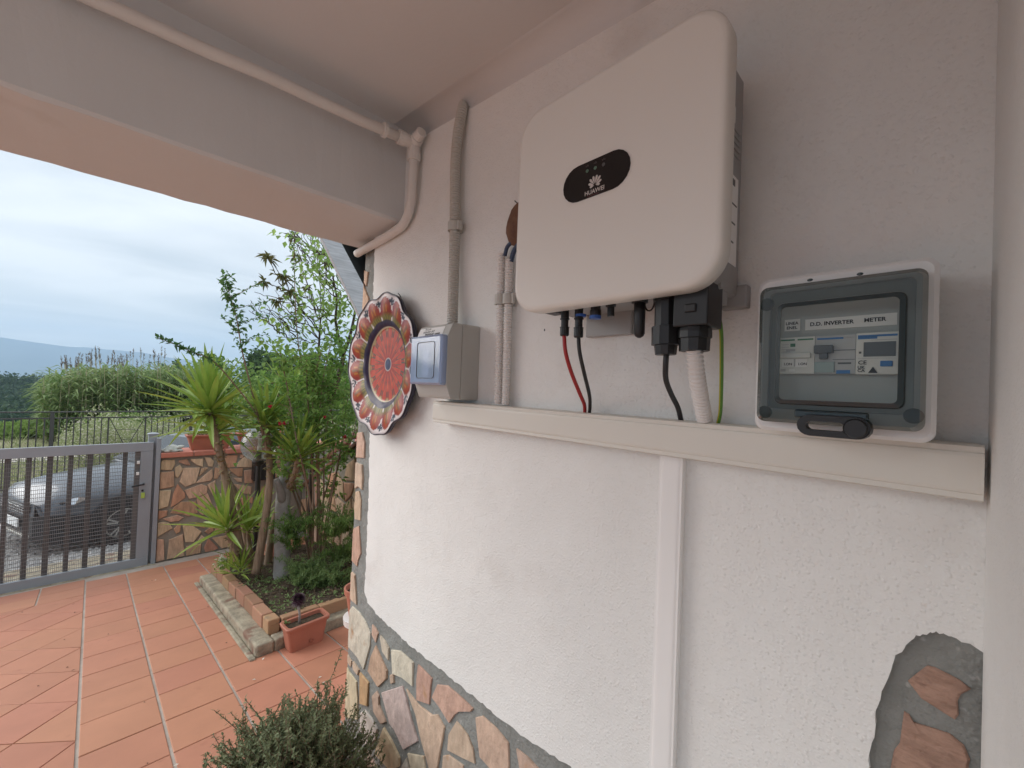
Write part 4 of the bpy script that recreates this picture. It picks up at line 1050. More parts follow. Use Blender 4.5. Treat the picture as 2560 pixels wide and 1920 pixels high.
step = bx[1][0]-bx[0][0]
for k in range(1, 5): bx.append((bx[0][0]-step*k, bx[0][1]))
for x, wd in bx:
    if x-wd/2 < GX0: continue
    mb = MB(); mb.box(x-wd/2, x+wd/2, 6.0265, 6.034, gbt-.01, gtb+.01); mb.build('flat_bar', M['gate_dark'], gate)
mb = MB(); nh = 31
for k in range(nh):
    z = gbt+(gtb-gbt)*(k+.5)/nh; mb.bar((GX0, 6.006, z), (gxi-.002, 6.006, z), .0042, .0042)
mb.build('mesh_wires', M['wire'], gate, kind='stuff')
mb = MB(); x = GX0+.01
while x < gxi-.006: mb.bar((x, 6.0105, gbt), (x, 6.0105, gtb), .0024, .0024, upv=(0,1,0)); x += .0125
mb.build('fine_wires', M['wire'], gate, kind='stuff')
h0_, h1_ = at(359, 1211, y=5.95), at(329, 1217, y=5.95)
mb = MB(); mb.tube([(h0_.x, 5.99, h0_.z), (h0_.x, 5.945, h0_.z), (h0_.x-.01, 5.94, h0_.z), (h1_.x, 5.945, h1_.z)], .009, 8); mb.build('lever_handle', M['black'], gate)
k0 = at(356, 1226, y=5.98); mb = MB(); mb.tube([(k0.x, 5.99, k0.z), (k0.x, 5.965, k0.z)], .010, 10); mb.build('key_barrel', M['black'], gate)
kt = at(357, 1238, y=5.965); mb = MB(); mb.box(kt.x-.016, kt.x+.016, 5.962, 5.967, kt.z-.032, kt.z+.028); mb.build('key_tag', M['keytag'], gate, bevel=.002)
for p in ((345.6, 1155), (343.5, 1183)):
    q = at(*p, y=5.98); mb = MB(); mb.box(q.x-.010, q.x+.014, 5.97, 5.986, q.z-.02, q.z+.012); mb.build('hinge_stop', M['white_pl'], gate, bevel=.002)
pxa, pxb = at(384, 1250, y=6).x, at(394.5, 1250, y=6).x
gp = thing('gate_post', 'grey steel gate post with a flat cap against the stone garden wall', 'post', (pxa, 6.03, 0))
ptz = at(396, 1095, y=6).z
mb = MB(); mb.box(pxa, pxb+.004, 5.975, 6.03, -.05, ptz); mb.build('front_plate', M['gate'], gp, bevel=.003)
ra, rb = at(369, 1110, y=6.05).x, at(394, 1110, y=6.05).x
mb = MB(); mb.box(ra+.004, rb-.002, 6.032, 6.13, -.05, ptz+.035); mb.build('post_tube', M['gate'], gp, bevel=.003)
mb = MB(); mb.v += [(ra-.003, 6.026, ptz+.0355), (rb+.004, 6.026, ptz+.0355), (rb+.004, 6.137, ptz+.0355), (ra-.003, 6.137, ptz+.0355), (ra-.003, 6.026, ptz+.045), (rb+.004, 6.026, ptz+.045), (rb+.004, 6.137, ptz+.045), (ra-.003, 6.137, ptz+.045), ((ra+rb)/2, 6.08, ptz+.058)]
mb.f += [(0,3,2,1),(0,1,5,4),(1,2,6,5),(2,3,7,6),(3,0,4,7),(4,5,8),(5,6,8),(6,7,8),(7,4,8)]; mb.build('post_cap', M['gate'], gp)

SX = 1.92                                      # side wall plane
gwx0 = pxb+.006
gw_ = thing('garden_wall', 'low garden wall faced with orange flat stones beside the gate', 'wall', (1.2, 6.2, 0))
cz = at(397, 1146, y=5.98).z; czt = at(397, 1134, y=5.97).z
mb = MB(); mb.box(gwx0, 4.6, 6.012, 6.30, -.9, cz); mb.build('mortar_body', M['mortar_warm'], gw_)
def S380(l): return [(380+x*.19285, 1100+y*.19285) for x, y in l]
GST = [
 [(88,285),(150,257),(295,255),(300,310),(255,388),(80,388)], [(345,265),(455,245),(478,285),(500,325),(440,320),(350,285)], [(500,245),(665,238),(658,345),(580,320),(510,270)],
 [(680,222),(755,225),(800,270),(785,345),(730,340)], [(910,235),(990,195),(1110,195),(1095,270),(1075,345),(945,365)], [(1145,190),(1200,182),(1170,235),(1135,230)],
 [(1110,290),(1210,200),(1320,225),(1310,350),(1100,350)], [(75,420),(285,405),(285,600),(70,640)], [(295,360),(360,320),(405,375),(335,490),(300,470)],
 [(410,360),(620,355),(590,480),(565,555),(430,605),(355,540)], [(640,370),(690,350),(725,360),(610,465)], [(780,372),(785,480),(760,525),(565,555),(660,470)],
 [(815,355),(865,360),(880,440),(845,500),(800,500)], [(950,405),(1005,420),(1000,460),(960,455)], [(1000,370),(1175,362),(1170,465),(1120,475),(1030,410)],
 [(1190,395),(1305,380),(1300,555),(1200,555)], [(1060,490),(1165,490),(1165,540),(1110,540)], [(60,660),(245,645),(230,770),(205,860),(50,900)],
 [(330,565),(430,690),(430,745),(310,835),(240,870),(275,690)], [(420,650),(640,570),(720,600),(710,690),(590,740),(480,760)], [(715,580),(820,520),(815,700),(790,720)],
 [(45,920),(200,910),(190,980),(40,1035)], [(380,800),(565,795),(590,940),(480,985),(380,960),(235,945),(290,860)], [(570,760),(720,690),(780,830),(620,910)],
 [(140,1020),(330,970),(410,1000),(350,1045),(240,1060)], [(30,1080),(140,1060),(220,1070),(265,1140),(30,1260)], [(280,1150),(350,1080),(372,1080),(365,1180),(310,1215)],
 [(400,1110),(500,1090),(640,1185),(540,1320),(430,1320)], [(555,1065),(685,1080),(680,1140),(570,1110)], [(680,1185),(750,1130),(800,1125),(795,1175),(730,1215)],
 [(800,1222),(815,1140),(940,1140),(940,1180)], [(590,1310),(640,1230),(680,1260),(665,1310)], [(30,1290),(150,1285),(160,1550),(20,1590)],
 [(190,1545),(220,1290),(400,1215),(420,1500),(260,1530)], [(440,1380),(560,1345),(640,1345),(625,1460),(440,1500)], [(670,1400),(730,1270),(860,1400),(800,1435),(690,1450)],
 [(780,1270),(980,1230),(1020,1380),(900,1400)], [(600,930),(780,870),(790,920),(650,970)], [(1420,600),(1500,590),(1500,760),(1400,740)], [(1050,565),(1290,600),(1280,700),(1180,690)],
 [(1230,720),(1310,740),(1300,820),(1225,800)], [(980,1000),(1100,1010),(1090,1100),(1000,1120)], [(1260,920),(1290,1100),(1180,1120)], [(1560,180),(1690,150),(1690,235),(1560,245)],
 [(1560,275),(1690,255),(1680,345),(1565,355)], [(1570,370),(1680,360),(1680,450),(1600,480)], [(850,700),(960,680),(1000,780),(900,830)], [(820,860),(980,850),(960,980),(850,960)],
 [(1120,760),(1200,740),(1210,880),(1130,880)], [(1420,790),(1500,780),(1490,960),(1400,950)], [(1330,1000),(1470,990),(1440,1120),(1320,1110)], [(1040,1150),(1160,1140),(1150,1260),(1060,1270)], [(1200,1150),(1310,1140),(1300,1300),(1210,1290)]]
for l in GST:
    P = [at(*p, y=6.012) for p in S380(l)]
    P = [Vector((max(gwx0+.004, min(p.x, SX+.2)), p.y, min(cz-.012, max(.004, p.z)))) for p in P][::-1]
    mb = MB(); mb.slabstone(P, (0, -.012-rng.uniform(0, .006), 0), inset=.05); mb.build('stone', M['stone_red'], gw_)
x = gwx0-.004
while x < 4.5:
    L_ = .296; mb = MB(); mb.box(x+.004, x+L_-.004, 5.968, 6.34, cz+.001, czt); mb.build('coping_tile', M['coping'], gw_, bevel=.006); x += L_
mb = MB(); mb.box(gwx0, 4.6, 5.985, 6.32, cz-.002, czt-.012); mb.build('coping_bed', M['grout'], gw_)

sw = thing('stair_wall', 'stone parapet wall with a sloping top behind the planted bed', 'wall', (SX, 4.8, 0))
ta, tb_ = at(735, 1236, x=SX), at(893, 1112, x=SX)
sl_ = (tb_.z-ta.z)/(tb_.y-ta.y)
ya0, yb0 = 5.985, 2.2
za0, zb0 = ta.z+sl_*(ya0-ta.y), ta.z+sl_*(yb0-ta.y)
mb = MB(); mb.prism([(SX+.012, ya0, -.2), (SX+.012, yb0, -.2), (SX+.012, yb0, zb0), (SX+.012, ya0, za0)], (.26, 0, 0)); mb.build('mortar_body', M['mortar_warm'], sw)
ny, nz_ = 16, 11
gpt = {}
for i in range(ny+1):
    for k in range(nz_+1):
        gpt[i, k] = (yb0+(ya0-yb0)*(i+(rng.uniform(-.3, .3) if 0 < i < ny else 0))/ny, 0.02+2.6*(k+rng.uniform(-.3, .3) + (.5 if i % 2 else 0))/nz_)
for i in range(ny):
    for k in range(nz_):
        q = [gpt[i, k], gpt[i+1, k], gpt[i+1, k+1], gpt[i, k+1]]
        cy_, cz_ = sum(p[0] for p in q)/4, sum(p[1] for p in q)/4
        if max(p[1]-(ta.z+sl_*(p[0]-ta.y)) for p in q) > -.01: continue
        P = [Vector((SX+.012, cy_+(p[0]-cy_)*.88, cz_+(p[1]-cz_)*.88)) for p in q]
        if (P[1]-P[0]).cross(P[2]-P[0]).x > 0: P = P[::-1]
        mb = MB(); mb.slabstone(P, (-.014, 0, 0)); mb.build('stone', M['stone_red'], sw)
dv = Vector((0, yb0-ya0, zb0-za0))
mb = MB(); A, B = Vector((SX+.14, ya0, za0+.022)), Vector((SX+.14, yb0, zb0+.022)); mb.bar(A, B, .32, .04); mb.build('wall_cap', M['wood_red'], sw, bevel=.006)
hr_ = thing('stair_handrail', 'brown red wooden handrail above the sloping stone parapet', 'handrail', (SX, 4.8, 1))
mb = MB(); up_ = Vector((0, 0, .22)); mb.bar(A+up_, B+up_, .06, .07); mb.build('rail', M['wood_red'], hr_, bevel=.01)
for k in range(1, 9):
    p = A.lerp(B, k/9); mb = MB(); mb.box(p.x-.014, p.x+.014, p.y-.014, p.y+.014, p.z+.03, p.z+.205); mb.build('baluster', M['white_pl'], hr_)

# --- weathered board and the dark roof void behind it
RY = 2.35
roof = thing('side_roof', 'weathered grey board edging a dark roof void beyond the porch wall', 'roof', (1.3, RY, 2.6))
b1, b2, b3, b4 = at(804, 594, y=RY), at(901, 795, y=RY), at(855, 609, y=RY), at(906, 706, y=RY)
d1 = (b2-b1).normalized(); d2 = (b4-b3).normalized()
q = [b1-d1*.5, b2+d1*.25, b4+d2*.45, b3-d2*.5]
mb = MB(); mb.prism(q, (0, .03, 0)); mb.build('edge_board', M['wood_grey'], roof, bevel=.003)
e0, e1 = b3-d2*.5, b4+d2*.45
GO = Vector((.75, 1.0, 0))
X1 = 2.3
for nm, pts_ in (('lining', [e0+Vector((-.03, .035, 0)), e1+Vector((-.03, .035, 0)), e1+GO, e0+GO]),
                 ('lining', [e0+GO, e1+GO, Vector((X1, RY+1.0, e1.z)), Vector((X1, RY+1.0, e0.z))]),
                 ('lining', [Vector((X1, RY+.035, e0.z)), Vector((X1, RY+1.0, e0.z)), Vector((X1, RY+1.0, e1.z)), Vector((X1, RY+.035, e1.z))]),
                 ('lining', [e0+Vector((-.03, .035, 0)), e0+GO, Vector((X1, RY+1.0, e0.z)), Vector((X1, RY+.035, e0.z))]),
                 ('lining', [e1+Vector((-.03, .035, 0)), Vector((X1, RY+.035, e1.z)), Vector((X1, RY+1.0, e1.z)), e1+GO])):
    a, b, c = pts_[:3]; nn_ = (b-a).cross(c-a).normalized(); mb = MB(); mb.prism(pts_, nn_*.012); mb.build(nm, M['void_lining'], roof)

# ================================================================== PLANTED BED
KU, KV = .703+RT*2.89, 2.885
hk = .070
bed = thing('planter_bed', 'raised bed with a mossy concrete kerb and a row of old bricks', 'planter', fl(KU+.5, KV+.8))
def flbox(mb, u0, u1, v0, v1, h0, h1):
    return mb.add([fl(u0,v0,h0),fl(u1,v0,h0),fl(u1,v1,h0),fl(u0,v1,h0),fl(u0,v0,h1),fl(u1,v0,h1),fl(u1,v1,h1),fl(u0,v1,h1)], [(0,3,2,1),(4,5,6,7),(0,1,5,4),(1,2,6,5),(2,3,7,6),(3,0,4,7)])
VE = 4.80; KW = .105; BW = .072
zbr = at(668, 1558, y=KV+KW).z-floor_z(KV+KW)
hb = .155
mb = MB(); flbox(mb, KU, KU+KW, KV+.0, VE, -.01, hk); mb.build('side_kerb', M['concrete'], bed, bevel=.014, seg=3)
mb = MB(); flbox(mb, KU+KW+.001, SX-.02, KV, KV+KW, -.01, hk-.002); mb.build('front_kerb', M['concrete'], bed, bevel=.012, seg=3)
mb = MB(); flbox(mb, KU-.035, KU-.001, KV-.02, VE+.03, -.004, .012); mb.build('mortar_skirt', M['concrete'], bed, bevel=.008)
v = KV+KW+.012
i = 0
while v < VE-.1:
    L_ = rng.choice((.24, .25, .235, .12)) if i else .13
    mb = MB(); j = rng.uniform(-.004, .004); flbox(mb, KU+KW-.010+j, KU+KW+BW-.01+j, v, v+L_-.007, hk-.02, hb+rng.uniform(-.006, .006)); mb.build('brick', M['brick'], bed, bevel=.007); v += L_; i += 1
u = KU+KW+BW+.0
while u < SX-.15:
    L_ = rng.choice((.25, .245, .24)); mb = MB(); j = rng.uniform(-.004, .004); flbox(mb, u, u+L_-.007, KV+KW-.010+j, KV+KW+.06+j, hk-.02, hb-.012+rng.uniform(-.004, .004)); mb.build('brick', M['brick'], bed, bevel=.007); u += L_
mb = MB(); nu, nv = 26, 40
su0, su1, sv0, sv1 = KU+KW+.01, SX-.005, KV+KW+.01, VE
def soil_h(u, v): return hb-.045+.03*noise.noise(Vector((u*4, v*4, 1)))+.016*noise.noise(Vector((u*15, v*15, 2)))+.02
for i in range(nu+1):
    for k in range(nv+1):
        u, v = su0+(su1-su0)*i/nu, sv0+(sv1-sv0)*k/nv; mb.v.append(tuple(fl(u, v, soil_h(u, v))))
for i in range(nu):
    for k in range(nv): a = i*(nv+1)+k; mb.f.append((a, a+nv+1, a+nv+2, a+1))
mb.build('soil', M['soil'], bed, smooth=True, kind='stuff')

# ---- leaf helpers
def leafcard(mb, p, d, up_, L_, W_, fold=.25, droop=0.0):
    p = Vector(p); d = Vector(d).normalized(); s = d.cross(Vector(up_))
    if s.length < 1e-4: s = d.cross(Vector((1, 0, 0)))
    s.normalize(); nrm = s.cross(d)
    mid = p+d*(L_*.42); tip = p+d*L_-Vector((0, 0, droop*L_))
    b = len(mb.v); mb.v += [tuple(p), tuple(mid+s*W_/2+nrm*fold*W_), tuple(tip), tuple(mid-s*W_/2+nrm*fold*W_)]
    mb.f += [(b, b+1, b+2), (b, b+2, b+3)]
def rvec(): 
    while True:
        v = Vector((rng.uniform(-1, 1), rng.uniform(-1, 1), rng.uniform(-1, 1)))
        if .05 < v.length < 1: return v.normalized()
def leaves_along(mb, pts, n, L_, W_, t0=.2, spread=.9, droop=.15, jit=.015):
    m = len(pts)-1
    for i in range(n):
        t = t0+(1-t0)*(i+rng.random())/n; x = t*m; k = min(m-1, int(x)); p = pts[k].lerp(pts[k+1], x-k); tg = (pts[k+1]-pts[k]).normalized()
        d = (tg*(1-spread)+rvec()*spread+Vector((0, 0, .12))); s = rng.uniform(.6, 1.15)
        leafcard(mb, p+rvec()*jit, d, Vector((0, 0, 1))+rvec()*.5, L_*s, W_*s, .22, droop)
def wiggly(a, b, n, amp, sag=0.0):
    a, b = Vector(a), Vector(b); d = b-a; o = []; ph = rng.uniform(0, 9); L_ = d.length
    s1 = d.cross(Vector((0, 1, 0))).normalized(); s2 = d.cross(s1).normalized()
    for i in range(n+1):
        t = i/n; e = sin(pi*min(1, t*1.0))**.5 if 0 < t < 1 else 0
        k = amp*L_; o.append(a+d*t+s1*(noise.noise(Vector((t*5+ph, 1, 0)))*k*2*e)+s2*(noise.noise(Vector((t*5+ph, 7, 3)))*k*2*e)+Vector((0, 0, sag*L_*sin(pi*t))))
    return o
def stem(mb, pts, r0, r1, n=6): mb.tube(pts, [r0+(r1-r0)*i/(len(pts)-1) for i in range(len(pts))], n)
def bedpt(px, py, y): return at(px, py, y=y)

# ---- yuccas: every sword leaf is a part
def sword(W_, bend, twist, seed):
    r_ = random.Random(seed); me = bpy.data.meshes.new('leaf'); V = []; F = []; n = 7
    for i in range(n+1):
        t = i/n; x = t*(1-.10*bend*t); z = -bend*t*t*.55; wv = W_*(.55+.45*min(1, t*5))*(1-t**2.6)**.9 if i < n else 0.0015
        V += [(x, -wv, z+wv*.45), (x, 0, z-.0), (x, wv, z+wv*.45)]
    for i in range(n):
        for k in range(2): a = i*3+k; F.append((a, a+1, a+4, a+3))
    me.from_pydata(V, [], F); return me
SW = {}
for mn in ('yucca', 'yucca_dark'):
    SW[mn] = []
    for i, (wv, bd) in enumerate(((.056, .05), (.060, .16), (.054, .30), (.060, .48), (.056, .72), (.052, .1))):
        me = sword(wv, bd, 0, i); me.materials.append(M[mn]); SW[mn].append(me)
def rosette(par, head, n, L_, lo=-15, hi=80, axis=(0, 0, 1), mname='yucca', spreadz=.10, az0=0, az1=360, bendlow=True):
    o_ = org(par); q = Vector((0, 0, 1)).rotation_difference(Vector(axis).normalized())
    for i in range(n):
        t = (i+.5)/n; el = radians(lo+(hi-lo)*t**.85+rng.uniform(-7, 7)); az = radians(az0+((i*137.5+rng.uniform(-14, 14)) % 360)*(az1-az0)/360)
        k = 5 if el > radians(55) else rng.choice((0, 1, 2)) if el > radians(25) else rng.choice((1, 2, 3)) if el > radians(0) else rng.choice((2, 3, 4))
        o = bpy.data.objects.new('leaf', SW[mname][k]); link(o); o.parent = par
        d = Euler((0, -el, az)).to_quaternion(); s = L_*rng.uniform(.72, 1.06)*(1 if el > radians(5) else .9)
        o.rotation_mode = 'QUATERNION'; o.rotation_quaternion = q @ d @ Euler((rng.uniform(-.3, .3), 0, 0)).to_quaternion()
        o.location = Vector(head)-o_+q @ Vector((cos(az)*.018, sin(az)*.018, spreadz*(t-.6))); o.scale = (s, s, s)
def trunk(par, pts, r0, r1, mname='bark_brown', name='trunk', n=12, rough=.08):
    P = spline(pts, 8); m = len(P); mb = MB(); mb.tube(P, [(r0+(r1-r0)*i/(m-1))*(1+rough*noise.noise(Vector((i*.6, r0*50, 0)))) for i in range(m)], n)
    for i, v in enumerate(mb.v): mb.v[i] = tuple(Vector(v)+Vector(v).normalized()*0+rvec()*r1*rough*.5)
    return mb.build(name, M[mname], par, smooth=True), P
def scars(par, P, f0, f1, r, n, L_=.03):
    mb = MB(); m = len(P)-1
    for i in range(n):
        t = f0+(f1-f0)*rng.random(); x = t*m; k = min(m-1, int(x)); p = P[k].lerp(P[k+1], x-k); tg = (P[k+1]-P[k]).normalized()
        a = rng.uniform(0, 2*pi); s1 = tg.cross(Vector((0, 1, 0))).normalized(); s2 = tg.cross(s1); rad = s1*cos(a)+s2*sin(a)
        leafcard(mb, p+rad*r*.85, rad*.8+tg*rng.uniform(-.5, .7), tg, L_*rng.uniform(.6, 1.3), L_*1.2, .1)
    mb.build('leaf_scars', M['scar'], par, kind='stuff')
YB = 4.35
def base_on_soil(px, py): p = at(px, py, y=YB); return p
yA = thing('yucca', 'tall yucca nearest the gate, leaning left over the turtle wall', 'yucca', at(640, 1415, y=4.15), 'yuccas in the planted bed')
_, P = trunk(yA, [at(640, 1425, y=4.15), at(607, 1385, y=4.15), at(588, 1310, y=4.15), at(573, 1235, y=4.15), at(557, 1165, y=4.15), at(542, 1100, y=4.15), at(529, 1050, y=4.15), at(526, 1030, y=4.15)], .034, .021)
scars(yA, P, .5, .98, .023, 120)
rosette(yA, at(525, 1022, y=4.15), 62, .50, lo=-22, hi=82, axis=(-.05, 0, 1))
yB = thing('yucca', 'second yucca, its lower head showing behind the tall leaning one', 'yucca', at(650, 1415, y=4.4), 'yuccas in the planted bed')
_, P = trunk(yB, [at(650, 1420, y=4.4), at(622, 1370, y=4.4), at(607, 1300, y=4.4), at(590, 1239, y=4.4), at(566, 1190, y=4.45), at(551, 1130, y=4.5), at(547, 1085, y=4.5)], .028, .019)
scars(yB, P, .6, .98, .02, 50)
rosette(yB, at(547, 1072, y=4.5), 44, .50, lo=-8, hi=78, axis=(.12, 0, 1))
yC = thing('yucca', 'yucca rising just right of the globe lamp with a scarred upper trunk', 'yucca', at(640, 1420, y=4.0), 'yuccas in the planted bed')
_, P = trunk(yC, [at(640, 1432, y=4.0), at(658, 1331, y=4.0), at(672, 1230, y=4.0), at(674, 1160, y=4.0), at(669, 1105, y=4.0), at(663, 1060, y=4.0)], .036, .019)
scars(yC, P, .5, .97, .024, 120)
rosette(yC, at(663, 1052, y=4.0), 36, .40, lo=-5, hi=80, axis=(.05, 0, 1))
yD = thing('yucca', 'broad leaved yucca behind the pale grey trunk', 'yucca', at(690, 1410, y=4.5), 'yuccas in the planted bed')
_, P = trunk(yD, [at(668, 1425, y=4.45), at(680, 1330, y=4.45), at(700, 1260, y=4.3), at(735, 1190, y=3.9), at(745, 1145, y=3.75)], .034, .022)
scars(yD, P, .55, .98, .03, 60)
rosette(yD, at(745, 1138, y=3.75), 38, .40, lo=5, hi=82, axis=(.05, -.05, 1))
yE = thing('yucca', 'highest yucca head poking through the shrub leaves under the sky', 'yucca', at(700, 1410, y=4.7), 'yuccas in the planted bed')
_, P = trunk(yE, [at(700, 1425, y=4.7), at(712, 1250, y=4.75), at(722, 1100, y=4.8), at(727, 1005, y=4.8)], .04, .024)
rosette(yE, at(727, 992, y=4.8), 34, .46, lo=5, hi=84)
yF = thing('yucca', 'low yucca shoot fanning left at the foot of the tall trunks', 'yucca', at(592, 1392, y=4.1), 'yuccas in the planted bed')
_, P = trunk(yF, [at(592, 1400, y=4.1), at(584, 1370, y=4.1), at(572, 1335, y=4.1), at(567, 1322, y=4.1)], .026, .018); scars(yF, P, .1, .95, .02, 50)
rosette(yF, at(566, 1315, y=4.1), 28, .42, lo=-5, hi=80, axis=(-.25, 0, 1))
yG = thing('yucca', 'low yucca shoot in front of the black lamp post', 'yucca', at(622, 1385, y=4.25), 'yuccas in the planted bed')
_, P = trunk(yG, [at(626, 1390, y=4.25), at(622, 1350, y=4.3), at(621, 1325, y=4.3)], .022, .016)
rosette(yG, at(621, 1318, y=4.3), 26, .40, lo=10, hi=82, axis=(.1, 0, 1))
yH = thing('yucca', 'small pale yucca shoot half hidden behind the lamp post', 'yucca', at(655, 1340, y=4.9), 'yuccas in the planted bed')
trunk(yH, [at(655, 1360, y=4.9), at(655, 1330, y=4.9), at(656, 1312, y=4.9)], .02, .015)
rosette(yH, at(656, 1308, y=4.9), 18, .34, lo=10, hi=80)

# ---- globe lamp
LY = 5.0
lc_ = at(649, 1112, y=LY); lf = at(634, 1392, y=LY)
lampo = thing('globe_lamp', 'black garden lamp post with a smoked glass globe', 'garden lamp', (lc_.x, LY, floor_z(LY)))
gr_ = (at(649, 1071, y=LY).z-at(649, 1153, y=LY).z)/2
bx_ = lc_.x
mb = MB(); mb.tube([(bx_, LY, floor_z(LY)), (bx_, LY, lc_.z-gr_*1.0)], .025, 14); mb.build('post', M['lamp_black'], lampo, smooth=False)
mb = MB(); mb.lathe([(.030, -.05), (.055, -.03), (.062, 0), (.058, .012), (.045, .02)], (bx_, LY, lc_.z-gr_*.97), 18); mb.build('collar', M['lamp_black'], lampo)
mb = MB(); mb.ell(lc_, (gr_, gr_, gr_), 32, 20); mb.build('globe', M['globe'], lampo, smooth=True)
mb = MB(); mb.tube([(bx_, LY, lc_.z-gr_*.96), (bx_, LY, lc_.z-gr_*.35)], .026, 12); mb.build('socket', M['lamp_black'], lampo)
mb = MB(); mb.tube([(bx_, LY, lc_.z-gr_*.35), (bx_, LY, lc_.z-gr_*.10)], .021, 12)
for s_ in (-1, 0, 1): mb.tube([(bx_+s_*.012, LY-.006, lc_.z-gr_*.12), (bx_+s_*.012, LY-.006, lc_.z+gr_*.40)], .0056, 8)
mb.build('bulb', M['bulb'], lampo)
# mailbox
mbx = thing('wall_letterbox', 'black letterbox on the stone wall behind the lamp post', 'letterbox', at(651, 1190, y=5.95))
a, b = at(632, 1202, y=5.9), at(688, 1146, y=5.9); mb = MB(); mb.box(a.x, b.x, 5.86, 5.992, a.z, b.z); mb.build('letterbox_body', M['black'], mbx, bevel=.008)
mb = MB(); mb.box(a.x-.008, b.x+.008, 5.85, 5.992, b.z+.001, b.z+.018); mb.build('letterbox_lid', M['black'], mbx, bevel=.004)

# ---- pots and the turtle on the wall
def long_pot(name, label, cx_, cy_, z, L_, D_, H_, mname, group=None, rz=0.0, rim=.012, taper=.80, hole=False):
    t = thing(name, label, 'flower pot', (cx_, cy_, z), group, rz)
    mb = MB(); hl, hdp = L_/2, D_/2
    rings = [(taper, 0, 0), (1, 1, -.0), (1, 1, .0)]
    def ring(sx, sy, zz, off=0): return [(x, y, zz) for x, y in rrect(-sx-off, sx+off, -sy-off, sy+off, .022, 4)]
    R_ = [ring(hl*taper, hdp*taper, 0), ring(hl*.97, hdp*.95, H_*.84), ring(hl*.97, hdp*.95, H_*.86, rim), ring(hl, hdp, H_-.004, rim), ring(hl, hdp, H_, rim-.003), ring(hl, hdp, H_, -.010), ring(hl*.96, hdp*.92, H_*.72, -.008)]
    n = len(R_[0])
    for r in R_: mb.v += r
    for a in range(len(R_)-1):
        for k in range(n): k2 = (k+1) % n; mb.f.append((a*n+k, a*n+k2, (a+1)*n+k2, (a+1)*n+k))
    mb.f.append(tuple(range(n-1, -1, -1)))
    mb.build('pot_body', M[mname], t, world=False)
    mb = MB(); mb.v += ring(hl*.95, hdp*.90, H_*.86, -.006); mb.v.append((0, 0, H_*.90)); mb.f += [(k, (k+1) % n, n) for k in range(n)]; mb.build('soil', M['soil'], t, world=False, kind='stuff')
    return t
def tufts(par, cx_, cy_, z, L_, D_, n, size, mname, name='succulents'):
    mb = MB()
    for i in range(n):
        c = Vector((cx_+rng.uniform(-L_/2, L_/2), cy_+rng.uniform(-D_/2, D_/2), z+rng.uniform(-.2, 1.0)*size))
        for k in range(9):
            leafcard(mb, c, Vector((rng.gauss(0, 1), rng.gauss(0, 1), rng.uniform(.2, 1.4))), (0, 0, 1), size*rng.uniform(.6, 1.1), size*.42, .3)
    return mb.build(name, M[mname], par, kind='stuff')
pz = czt
pa_, pb_ = at(464, 1110, y=6.06).x, at(586, 1110, y=6.06).x
pH = at(520, 1087, y=6.06).z-pz
p1 = long_pot('flower_pot', 'long terracotta trough of pale succulents nearest the turtle on the garden wall', (pa_+pb_)/2, 6.14, pz, pb_-pa_-.03, .19, pH, 'terra_old', 'terracotta troughs on the garden wall')
tufts(p1, pa_+.16, 6.14, pz+pH*.95, .24, .15, 60, .026, 'succulent'); tufts(p1, pb_-.13, 6.14, pz+pH*.95, .17, .14, 50, .032, 'succulent_yel')
p2 = long_pot('flower_pot', 'terracotta trough half hidden behind the globe lamp', pb_+.30, 6.15, pz, .52, .19, pH*1.02, 'terra_old', 'terracotta troughs on the garden wall')
tufts(p2, pb_+.30, 6.15, pz+pH*.95, .46, .15, 40, .03, 'succulent_yel')
tc_ = at(427, 1131, y=6.05)
tur = thing('stone_turtle', 'small pale stone turtle figure on the garden wall by the gate', 'figurine', (tc_.x, 6.06, pz))
TLn = (at(452, 1120, y=6.05).x-at(401, 1120, y=6.05).x); c = Vector((tc_.x+.01, 6.06, pz))
mb = MB(); sh = MB()
for i in range(11):
    for k in range(20):
        th = pi/2*i/10; an = 2*pi*k/20; r = cos(th); hgt = sin(th)
        groove = 1-.06*(abs(sin(an*2.5)) < .18)*(i > 1)-.05*(i in (4, 8))
        sh.v.append((c.x+r*cos(an)*TLn*.36*groove, c.y+r*sin(an)*TLn*.28*groove, c.z+.028+hgt*TLn*.30*groove))
for i in range(10):
    for k in range(20): k2 = (k+1) % 20; sh.f.append((i*20+k, i*20+k2, (i+1)*20+k2, (i+1)*20+k))
sh.build('shell', M['cast'], tur, smooth=True)
mb = MB(); mb.tube([c+Vector((TLn*.37*cos(a*pi/12), TLn*.29*sin(a*pi/12), .03)) for a in range(24)], .012, 8, loop=True); mb.build('shell_rim', M['cast'], tur, smooth=True)
mb = MB(); mb.ell(c+Vector((-TLn*.45, -.01, .020)), (.032, .024, .02), 12, 8); mb.build('head', M['cast'], tur, smooth=True)
for sx, sy in ((-.22, -.24), (.10, -.27), (.34, -.20), (-.22, .24), (.30, .22)):
    mb = MB(); mb.ell(c+Vector((TLn*sx, TLn*sy, .016)), (.040, .024, .017), 10, 6, Matrix.Rotation(.4*(1 if sx < 0 else -1), 3, 'Z')); mb.build('leg', M['cast'], tur, smooth=True)
mb = MB(); mb.ell(c+Vector((TLn*.34, -.02, TLn*.27)), (.05, .035, .022), 12, 8, Matrix.Rotation(-.25, 3, 'Y')); mb.build('baby_turtle', M['cast'], tur, smooth=True)

